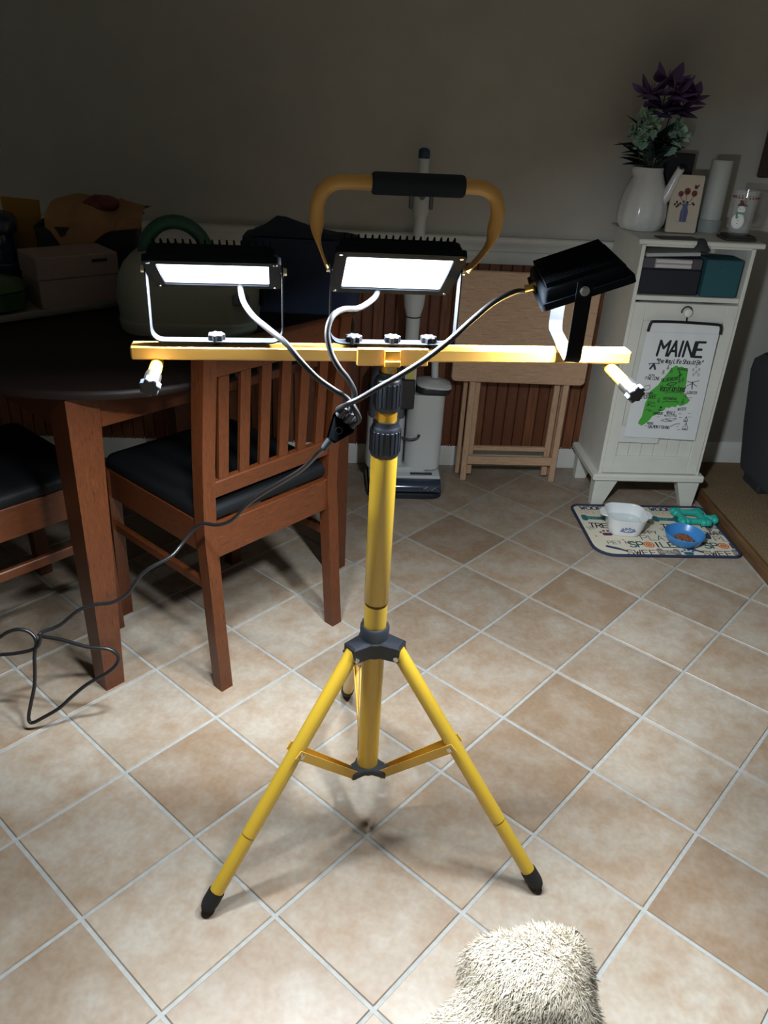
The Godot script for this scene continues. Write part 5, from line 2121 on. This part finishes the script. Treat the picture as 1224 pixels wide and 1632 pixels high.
func plaque_print() -> Image:
	var im := Image.create(232, 408, false, Image.FORMAT_RGB8)
	im.fill(c8(202, 190, 172))
	var red := c8(112, 56, 50)
	var dark := c8(58, 40, 46)
	for q in [[66, 128, 22], [116, 108, 26], [176, 122, 24]]:
		dot(im, Vector2(q[0], q[1]), q[2], red)
		dot(im, Vector2(q[0] + 3, q[1] + 4), q[2] * 0.4, c8(90, 34, 34))
		path(im, [Vector2(q[0], q[1] + q[2]), Vector2(lerpf(q[0], 118.0, 0.6), 190), Vector2(118, 216)], 4, dark)
	for q in [[44, 190], [30, 208], [60, 214], [74, 200], [48, 224], [176, 196], [186, 204], [100, 186], [130, 190]]:
		dot(im, Vector2(q[0], q[1]), 9, dark)
	path(im, [Vector2(40, 200), Vector2(110, 214)], 4, dark)
	path(im, [Vector2(180, 200), Vector2(126, 214)], 4, c8(50, 70, 60))
	fill_poly(im, PackedVector2Array([Vector2(92, 200), Vector2(142, 200), Vector2(138, 226), Vector2(150, 262), Vector2(146, 338), Vector2(88, 338), Vector2(86, 262), Vector2(98, 226)]), c8(92, 98, 132))
	path(im, [Vector2(104, 240), Vector2(112, 330)], 5, c8(120, 134, 178))
	path(im, [Vector2(130, 236), Vector2(124, 330)], 5, c8(66, 78, 128))
	fill_poly(im, PackedVector2Array([Vector2(170, 54), Vector2(190, 66), Vector2(206, 46), Vector2(204, 70), Vector2(192, 76), Vector2(196, 92), Vector2(178, 84), Vector2(168, 88)]), dark)
	stroke(im, Vector2(50, 340), Vector2(190, 340), 3, c8(170, 158, 142))
	return im


# ---------------------------------------------------------------- feeding mat
func build_mat_things() -> void:
	var x0 := 1.112
	var x1 := 1.732
	var z0 := -3.222
	var z1 := -2.785
	var c := Vector3((x0 + x1) / 2, 0, (z0 + z1) / 2)
	var t := thing("feeding_mat", "cream pet feeding mat printed with words and paws, edged in navy", "mat", c)
	var poly := PackedVector2Array()
	var hw := (x1 - x0) / 2
	var hd := (z1 - z0) / 2
	for q in [[1, 1, 0.0, 0.035], [-1, 1, 90.0, 0.085], [-1, -1, 180.0, 0.035], [1, -1, 270.0, 0.035]]:
		for k in 7:
			var a := deg_to_rad(q[2] + 15.0 * k)
			poly.append(Vector2(q[0] * (hw - q[3]) + cos(a) * q[3], q[1] * (hd - q[3]) + sin(a) * q[3]))
	var b := MB.new()
	var ix := Geometry2D.triangulate_polygon(poly)
	for i in range(0, ix.size(), 3):
		var p: Array = []
		var u: Array = []
		for k in 3:
			var q := poly[ix[i + k]]
			p.append(Vector3(q.x, 0.006, q.y))
			u.append(Vector2((q.x + hw) / (hw * 2), (q.y + hd) / (hd * 2)))
		b.tri(p[0], p[1], p[2], Vector3.UP, Vector3.UP, Vector3.UP, u[0], u[1], u[2])
	for i in poly.size():
		var p := poly[i]
		var q := poly[(i + 1) % poly.size()]
		var o := Vector3(p.x + q.x, 0, p.y + q.y)
		b.quad(Vector3(p.x, 0.006, p.y), Vector3(q.x, 0.006, q.y), Vector3(q.x, 0, q.y), Vector3(p.x, 0, p.y), o)
	part(t, "fabric", b, image_mat(mat_print(), 0.9))
	b = MB.new()
	var edge: Array = []
	for p in poly:
		edge.append(Vector3(p.x, 0.0062, p.y))
	b.tube(edge, 0.0062, 8, false, true)
	part(t, "binding", b, mat(c8(28, 38, 66), 0.8))

	# white square-sided casserole dish
	var glaze := mat(c8(216, 218, 218), 0.15)
	var dish := thing("casserole_dish", "white square casserole dish with a small blue sprig, full of water on the mat", "dish", Vector3(1.288, 0.0075, -3.005), -0.12)
	dish.scale = Vector3.ONE * 1.1
	b = MB.new()
	var S := round_rect(0.15, 0.15, 0.045, 6)
	b.loft([flat_ring(S, 0.0, 0, 0.78), flat_ring(S, 0.004, 0, 0.83), flat_ring(S, 0.03, 0, 0.92), flat_ring(S, 0.07, 0, 1.02), flat_ring(S, 0.074, 0, 1.05), flat_ring(S, 0.076, 0, 1.04), flat_ring(S, 0.07, 0, 0.975), flat_ring(S, 0.03, 0, 0.87), flat_ring(S, 0.010, 0, 0.79), flat_ring(S, 0.008, 0, 0.3)])
	part(dish, "bowl", b, glaze)
	for s in [-1.0, 1.0]:
		b = MB.new()
		b.x = Transform3D(Basis(Vector3.RIGHT, -PI / 2), Vector3(0, 0.07, 0))
		b.prism(PackedVector2Array([Vector2(s * 0.074, -0.034), Vector2(s * 0.094, -0.026), Vector2(s * 0.101, -0.012), Vector2(s * 0.101, 0.012), Vector2(s * 0.094, 0.026), Vector2(s * 0.074, 0.034)]), -0.003, 0.003, 0.001)
		part(dish, "handle", b, glaze)
	b = MB.new()
	b.prism(round_rect(0.132, 0.132, 0.038, 6), -0.0005, 0.0005)
	var water := part(dish, "water", b, water_mat())
	water.transform = Transform3D(Basis(Vector3.RIGHT, -PI / 2), Vector3(0, 0.036, 0))
	b = MB.new()
	var blue := mat(c8(84, 96, 150), 0.5)
	for q in [[-0.02, 0.036], [-0.008, 0.04], [0.006, 0.041], [0.02, 0.037]]:
		for k in 5:
			var a := TAU * k / 5.0
			b.ball(Vector3(q[0] + cos(a) * 0.0042, q[1] + sin(a) * 0.0042, 0.0715 + q[1] * 0.055), Vector3(0.0026, 0.0018, 0.0012), 5, 8, Basis(Vector3.BACK, a))
	b.tube(curve([Vector3(-0.03, 0.03, 0.0728), Vector3(-0.01, 0.026, 0.0728), Vector3(0.012, 0.027, 0.0728), Vector3(0.03, 0.032, 0.0731)], 3), 0.0009, 4)
	for q in [[-0.024, 0.029, 0.5], [-0.012, 0.026, -0.5], [0.002, 0.027, 0.6], [0.014, 0.027, -0.6], [0.026, 0.031, 0.4]]:
		b.ball(Vector3(q[0], q[1] + 0.002, 0.0729), Vector3(0.005, 0.0016, 0.001), 5, 8, Basis(Vector3.BACK, q[2]))
	part(dish, "blue_sprig", b, blue).set_meta("kind", "stuff")

	# blue bowl with kibble
	var bowl := thing("pet_bowl", "blue plastic pet bowl with brown kibble on the feeding mat", "bowl", Vector3(1.520, 0.0075, -2.905))
	b = MB.new()
	b.lathe([Vector2(0, 0), Vector2(0.058, 0), Vector2(0.068, 0.006), Vector2(0.080, 0.03), Vector2(0.084, 0.043), Vector2(0.082, 0.045), Vector2(0.079, 0.042), Vector2(0.072, 0.02), Vector2(0.055, 0.007), Vector2(0, 0.006)], 36)
	part(bowl, "body", b, mat(c8(60, 128, 190), 0.3))
	var r := RandomNumberGenerator.new()
	r.seed = 77
	b = MB.new()
	for k in 46:
		var a := r.randf_range(-1.2, 2.0)
		var d := r.randf_range(0.0, 0.036)
		var p := Vector3(-0.018 + cos(a) * d * 1.2, 0.011 + r.randf() * 0.016, -0.004 + sin(a + 1.0) * d * 0.9)
		b.ball(p, Vector3(0.008, 0.006, 0.007) * r.randf_range(0.75, 1.1), 5, 7, Basis(Vector3(r.randf() + 0.1, r.randf(), r.randf()).normalized(), r.randf() * TAU))
	var kib := solo("kibble", b, mat(c8(120, 72, 46), 0.8), "small heap of brown kibble in the blue pet bowl", "kibble")
	kib.set_meta("kind", "stuff")
	kib.scale = Vector3(1.35, 1.1, 1.35)
	kib.position = Vector3(1.520, 0.0075, -2.905)

	# teal chew toy: four bones in a square
	b = MB.new()
	var ends := [Vector3(-0.062, 0, -0.030), Vector3(0.045, 0, -0.055), Vector3(0.085, 0, 0.020), Vector3(0.012, 0, 0.062)]
	var cs := [Vector3(-0.058, 0, -0.046), Vector3(0.036, 0, -0.044), Vector3(0.040, 0, 0.040), Vector3(-0.052, 0, 0.036)]
	for k in 4:
		var p: Vector3 = cs[k]
		var q: Vector3 = cs[(k + 1) % 4]
		b.tube([p, p.lerp(q, 0.3), p.lerp(q, 0.5), p.lerp(q, 0.7), q], [0.017, 0.0145, 0.0135, 0.0145, 0.017], 14)
		var d := (q - p).normalized()
		var s := d.cross(Vector3.UP)
		for e in [p - d * 0.006, q + d * 0.010]:
			b.ball(e + s * 0.010, Vector3(0.0175, 0.0165, 0.0175), 9, 14)
			b.ball(e - s * 0.010, Vector3(0.0175, 0.0165, 0.0175), 9, 14)
	# spur that points to the right
	b.tube([Vector3(0.045, 0, 0.0), Vector3(0.088, 0, 0.014)], [0.016, 0.0145], 14)
	b.ball(Vector3(0.094, 0, 0.005), Vector3(0.0175, 0.0165, 0.0175), 9, 14)
	b.ball(Vector3(0.090, 0, 0.026), Vector3(0.0175, 0.0165, 0.0175), 9, 14)
	var toy := solo("chew_toy", b, bumped(mat(c8(36, 168, 152), 0.45), 81, 0.35, 0.1, 14.0), "teal rubber chew toy of joined bone shapes on the right of the feeding mat", "pet toy")
	toy.position = Vector3(1.634, 0.026, -3.09)


func water_mat() -> StandardMaterial3D:
	var m := mat(Color(0.85, 0.92, 0.92, 0.15), 0.03)
	m.transparency = BaseMaterial3D.TRANSPARENCY_ALPHA
	return m


func mat_print() -> Image:
	var W := 1240
	var H := 874
	var im := Image.create(W, H, false, Image.FORMAT_RGB8)
	im.fill(c8(206, 198, 178))
	var K := c8(40, 38, 44)
	var teal := c8(34, 96, 102)
	var navy := c8(40, 52, 88)
	var plum := c8(92, 40, 66)
	var sand := c8(186, 160, 118)
	var gray := c8(120, 110, 104)
	var orange := c8(196, 92, 48)
	for k in [0, 1]:
		var o: float = k * 650.0
		letters(im, "WOOF", Vector2(o + 80, 22), 56, 12, navy, 0.95)
		letters(im, "FRIENDS", Vector2(o + 60, 100), 64, 5, sand, 0.7)
		bone(im, Vector2(o + 70, 232), Vector2(o + 260, 244), 56, teal)
		letters(im, "WOOF", Vector2(o + 96, 222), 30, 3, c8(110, 160, 164), 0.8)
		letters(im, "TREAT", Vector2(o + 80, 330), 76, 13, K, 0.72, 0.06)
		paw(im, Vector2(o + 190, 508), 66, plum)
		letters(im, "PET ME", Vector2(o + 150, 640), 50, 6, c8(60, 74, 74), 0.85)
		letters(im, "HI", Vector2(o + 40, 402), 60, 5, navy, 0.6, -0.5)
		stroke(im, Vector2(o + 130, 730), Vector2(o + 220, 770), 34, navy)
		stroke(im, Vector2(o + 220, 770), Vector2(o + 270, 800), 26, navy)
		stroke(im, Vector2(o + 500, 320), Vector2(o + 490, 420), 44, gray)
		dot(im, Vector2(o + 520, 300), 28, gray)
		dot(im, Vector2(o + 506, 372), 15, K)
		letters(im, "HAPPY", Vector2(o + 448, 452), 56, 4, K, 0.7)
		letters(im, "HAPPY", Vector2(o + 453, 456), 56, 3, K, 0.7)
		letters(im, "PLAY", Vector2(o + 470, 536), 80, 7, c8(52, 70, 72), 0.86)
		letters(im, "SP", Vector2(o + 330, 648), 86, 15, c8(42, 74, 78), 0.78)
		dot(im, Vector2(o + 498, 692), 48, orange)
		dot(im, Vector2(o + 498, 692), 36, c8(214, 176, 130))
		dot(im, Vector2(o + 498, 692), 26, orange)
		dot(im, Vector2(o + 498, 692), 13, c8(214, 176, 130))
		dot(im, Vector2(o + 498, 692), 7, K)
		letters(im, "I", Vector2(o + 546, 654), 76, 15, K, 0.78)
		letters(im, "LED", Vector2(o + 604, 650), 82, 14, c8(60, 74, 50), 0.82)
		letters(im, "SWEET", Vector2(o + 270, 784), 70, 10, K, 0.92)
		bone(im, Vector2(o + 560, 806), Vector2(o + 700, 812), 56, gray)
		letters(im, "TREATS", Vector2(o + 540, 792), 32, 4, c8(206, 198, 178), 0.85)
		paw(im, Vector2(o + 795, 810), 62, c8(30, 84, 108))
		stroke(im, Vector2(o + 640, 300), Vector2(o + 560, 200), 26, gray)
		dot(im, Vector2(o + 80, 560), 10, c8(150, 130, 60))
		dot(im, Vector2(o + 300, 616), 10, c8(170, 110, 60))
	bone(im, Vector2(1000, 516), Vector2(1080, 534), 50, navy)
	letters(im, "PAWS", Vector2(1090, 336), 52, 8, navy, 0.7, 0.05)
	letters(im, "WAG", Vector2(1080, 440), 66, 5, K, 0.95)
	letters(im, "WAG", Vector2(1086, 444), 66, 3, K, 0.95)
	return im


# ---------------------------------------------------------------- cables
func build_cords() -> void:
	var t := thing("power_cord", "black three-way power cord running from the lamps over the chair to a loop", "power cord")
	var b := MB.new()
	b.tube(curve([Vector3(-0.168, 1.352, -1.530), Vector3(-0.166, 1.340, -1.510), Vector3(-0.157, 1.321, -1.478), Vector3(-0.137, 1.303, -1.45), Vector3(-0.107, 1.287, -1.425), Vector3(-0.078, 1.270, -1.405), Vector3(-0.051, 1.241, -1.395), Vector3(-0.023, 1.212, -1.395), Vector3(0.008, 1.188, -1.400), Vector3(0.032, 1.173, -1.400), Vector3(0.050, 1.148, -1.398), Vector3(0.056, 1.128, -1.405), Vector3(0.047, 1.119, -1.414)], 5), 0.0054, 10)
	part(t, "lamp_cable", b, M.cord)
	b = MB.new()
	b.tube(curve([Vector3(0.086, 1.348, -1.553), Vector3(0.088, 1.341, -1.535), Vector3(0.080, 1.330, -1.508), Vector3(0.052, 1.319, -1.475), Vector3(0.023, 1.322, -1.450), Vector3(0.003, 1.315, -1.425), Vector3(-0.005, 1.290, -1.412), Vector3(0.001, 1.258, -1.405), Vector3(0.016, 1.231, -1.400), Vector3(0.033, 1.208, -1.405), Vector3(0.046, 1.181, -1.412), Vector3(0.044, 1.155, -1.414), Vector3(0.036, 1.134, -1.416)], 5), 0.0054, 10)
	part(t, "lamp_cable", b, M.cord)
	b = MB.new()
	b.tube(curve([Vector3(0.357, 1.355, -1.498), Vector3(0.332, 1.361, -1.464), Vector3(0.294, 1.348, -1.443), Vector3(0.257, 1.321, -1.427), Vector3(0.217, 1.285, -1.415), Vector3(0.173, 1.250, -1.405), Vector3(0.129, 1.221, -1.398), Vector3(0.085, 1.195, -1.392), Vector3(0.054, 1.176, -1.388), Vector3(0.034, 1.164, -1.393), Vector3(0.022, 1.152, -1.405), Vector3(0.017, 1.144, -1.414)], 5), 0.0054, 10)
	part(t, "lamp_cable", b, M.cord)
	# splitter plug
	var wide_a := Vector3(0.012, 1.137, -1.415)
	var wide_b := Vector3(0.049, 1.106, -1.415)
	var tail := Vector3(0.004, 1.081, -1.418)
	var mid := (wide_a + wide_b) / 2
	var ax := (tail - mid).normalized()
	var cr := (wide_b - wide_a).normalized()
	var nm := Vector3.BACK
	b = MB.new()
	var poly := PackedVector2Array([Vector2(-0.024, 0), Vector2(0.024, 0), Vector2(0.025, 0.006), Vector2(0.011, 0.042), Vector2(0.009, 0.047), Vector2(-0.009, 0.047), Vector2(-0.011, 0.042), Vector2(-0.025, 0.006)])
	b.x = Transform3D(Basis(cr, ax, nm), mid)
	b.prism(poly, -0.008, 0.008, 0.0025)
	var plug := part(t, "splitter_plug", b, M.black_plastic, "black three-way splitter plug")
	for k in [-1.0, 0.0, 1.0]:
		var q := MB.new()
		var s: Vector3 = mid + cr * k * 0.016
		var pts: Array = []
		var rad: Array = []
		for i in 7:
			pts.append(s - ax * (0.0 + i * 0.0034))
			rad.append(0.0078 - 0.0003 * i if i % 2 == 0 else 0.0064)
		q.tube(pts, rad, 12)
		part(plug, "strain_relief", q, M.black_plastic)
	var q2 := MB.new()
	var pts2: Array = []
	var rad2: Array = []
	for i in 9:
		pts2.append(mid + ax * (0.046 + i * 0.003))
		rad2.append(0.0085 - 0.0003 * i if i % 2 == 0 else 0.007)
	q2.tube(pts2, rad2, 12)
	part(plug, "strain_relief", q2, M.black_plastic)
	q2 = MB.new()
	var cc: Array = []
	for k in 16:
		var a := TAU * k / 16.0
		cc.append(mid + ax * 0.02 + cr * cos(a) * 0.0065 + ax * sin(a) * 0.0065 + nm * 0.0081)
	q2.tube(cc, 0.0009, 5, false, true)
	part(plug, "moulded_ring", q2, M.black_plastic)
	# supply cord: over the chair rail and past the table leg
	var end := mid + ax * 0.07
	b = MB.new()
	b.tube(curve([end, Vector3(-0.022, 1.030, -1.460), Vector3(-0.054, 0.955, -1.550), Vector3(-0.103, 0.870, -1.660), Vector3(-0.153, 0.799, -1.740), Vector3(-0.198, 0.735, -1.800), Vector3(-0.246, 0.656, -1.860), Vector3(-0.290, 0.621, -1.895), Vector3(-0.332, 0.604, -1.930), Vector3(-0.366, 0.573, -1.945), Vector3(-0.395, 0.538, -1.930), Vector3(-0.421, 0.517, -1.900), Vector3(-0.473, 0.493, -1.880), Vector3(-0.505, 0.465, -1.875), Vector3(-0.537, 0.417, -1.870), Vector3(-0.580, 0.389, -1.865), Vector3(-0.632, 0.380, -1.865), Vector3(-0.674, 0.364, -1.860), Vector3(-0.728, 0.320, -1.850), Vector3(-0.779, 0.304, -1.830), Vector3(-0.712, 0.297, -1.815), Vector3(-0.643, 0.286, -1.800), Vector3(-0.590, 0.280, -1.800), Vector3(-0.566, 0.257, -1.800), Vector3(-0.569, 0.232, -1.795), Vector3(-0.599, 0.203, -1.790), Vector3(-0.655, 0.165, -1.790), Vector3(-0.701, 0.124, -1.785), Vector3(-0.741, 0.082, -1.785), Vector3(-0.787, 0.052, -1.780), Vector3(-0.822, 0.031, -1.780), Vector3(-0.832, 0.043, -1.785), Vector3(-0.822, 0.085, -1.790), Vector3(-0.806, 0.144, -1.800), Vector3(-0.798, 0.196, -1.805), Vector3(-0.793, 0.247, -1.810), Vector3(-0.785, 0.289, -1.820), Vector3(-0.802, 0.311, -1.830), Vector3(-0.830, 0.321, -1.830), Vector3(-0.862, 0.310, -1.830), Vector3(-0.894, 0.288, -1.830), Vector3(-0.957, 0.262, -1.830), Vector3(-1.02, 0.20, -1.84), Vector3(-1.06, 0.10, -1.85), Vector3(-1.10, 0.02, -1.87), Vector3(-1.2, 0.006, -1.95), Vector3(-1.4, 0.006, -2.0)], 4), 0.0052, 10)
	part(t, "supply_cord", b, M.cord)
	b = MB.new()
	b.tube(curve([Vector3(-0.770, 0.305, -1.818), Vector3(-0.779, 0.280, -1.812), Vector3(-0.803, 0.258, -1.820), Vector3(-0.847, 0.245, -1.822), Vector3(-0.890, 0.238, -1.824), Vector3(-0.959, 0.227, -1.826), Vector3(-1.03, 0.16, -1.85), Vector3(-1.08, 0.05, -1.88), Vector3(-1.16, 0.006, -1.92), Vector3(-1.35, 0.006, -1.9)], 4), 0.0052, 10)
	part(t, "cord_end", b, M.cord)
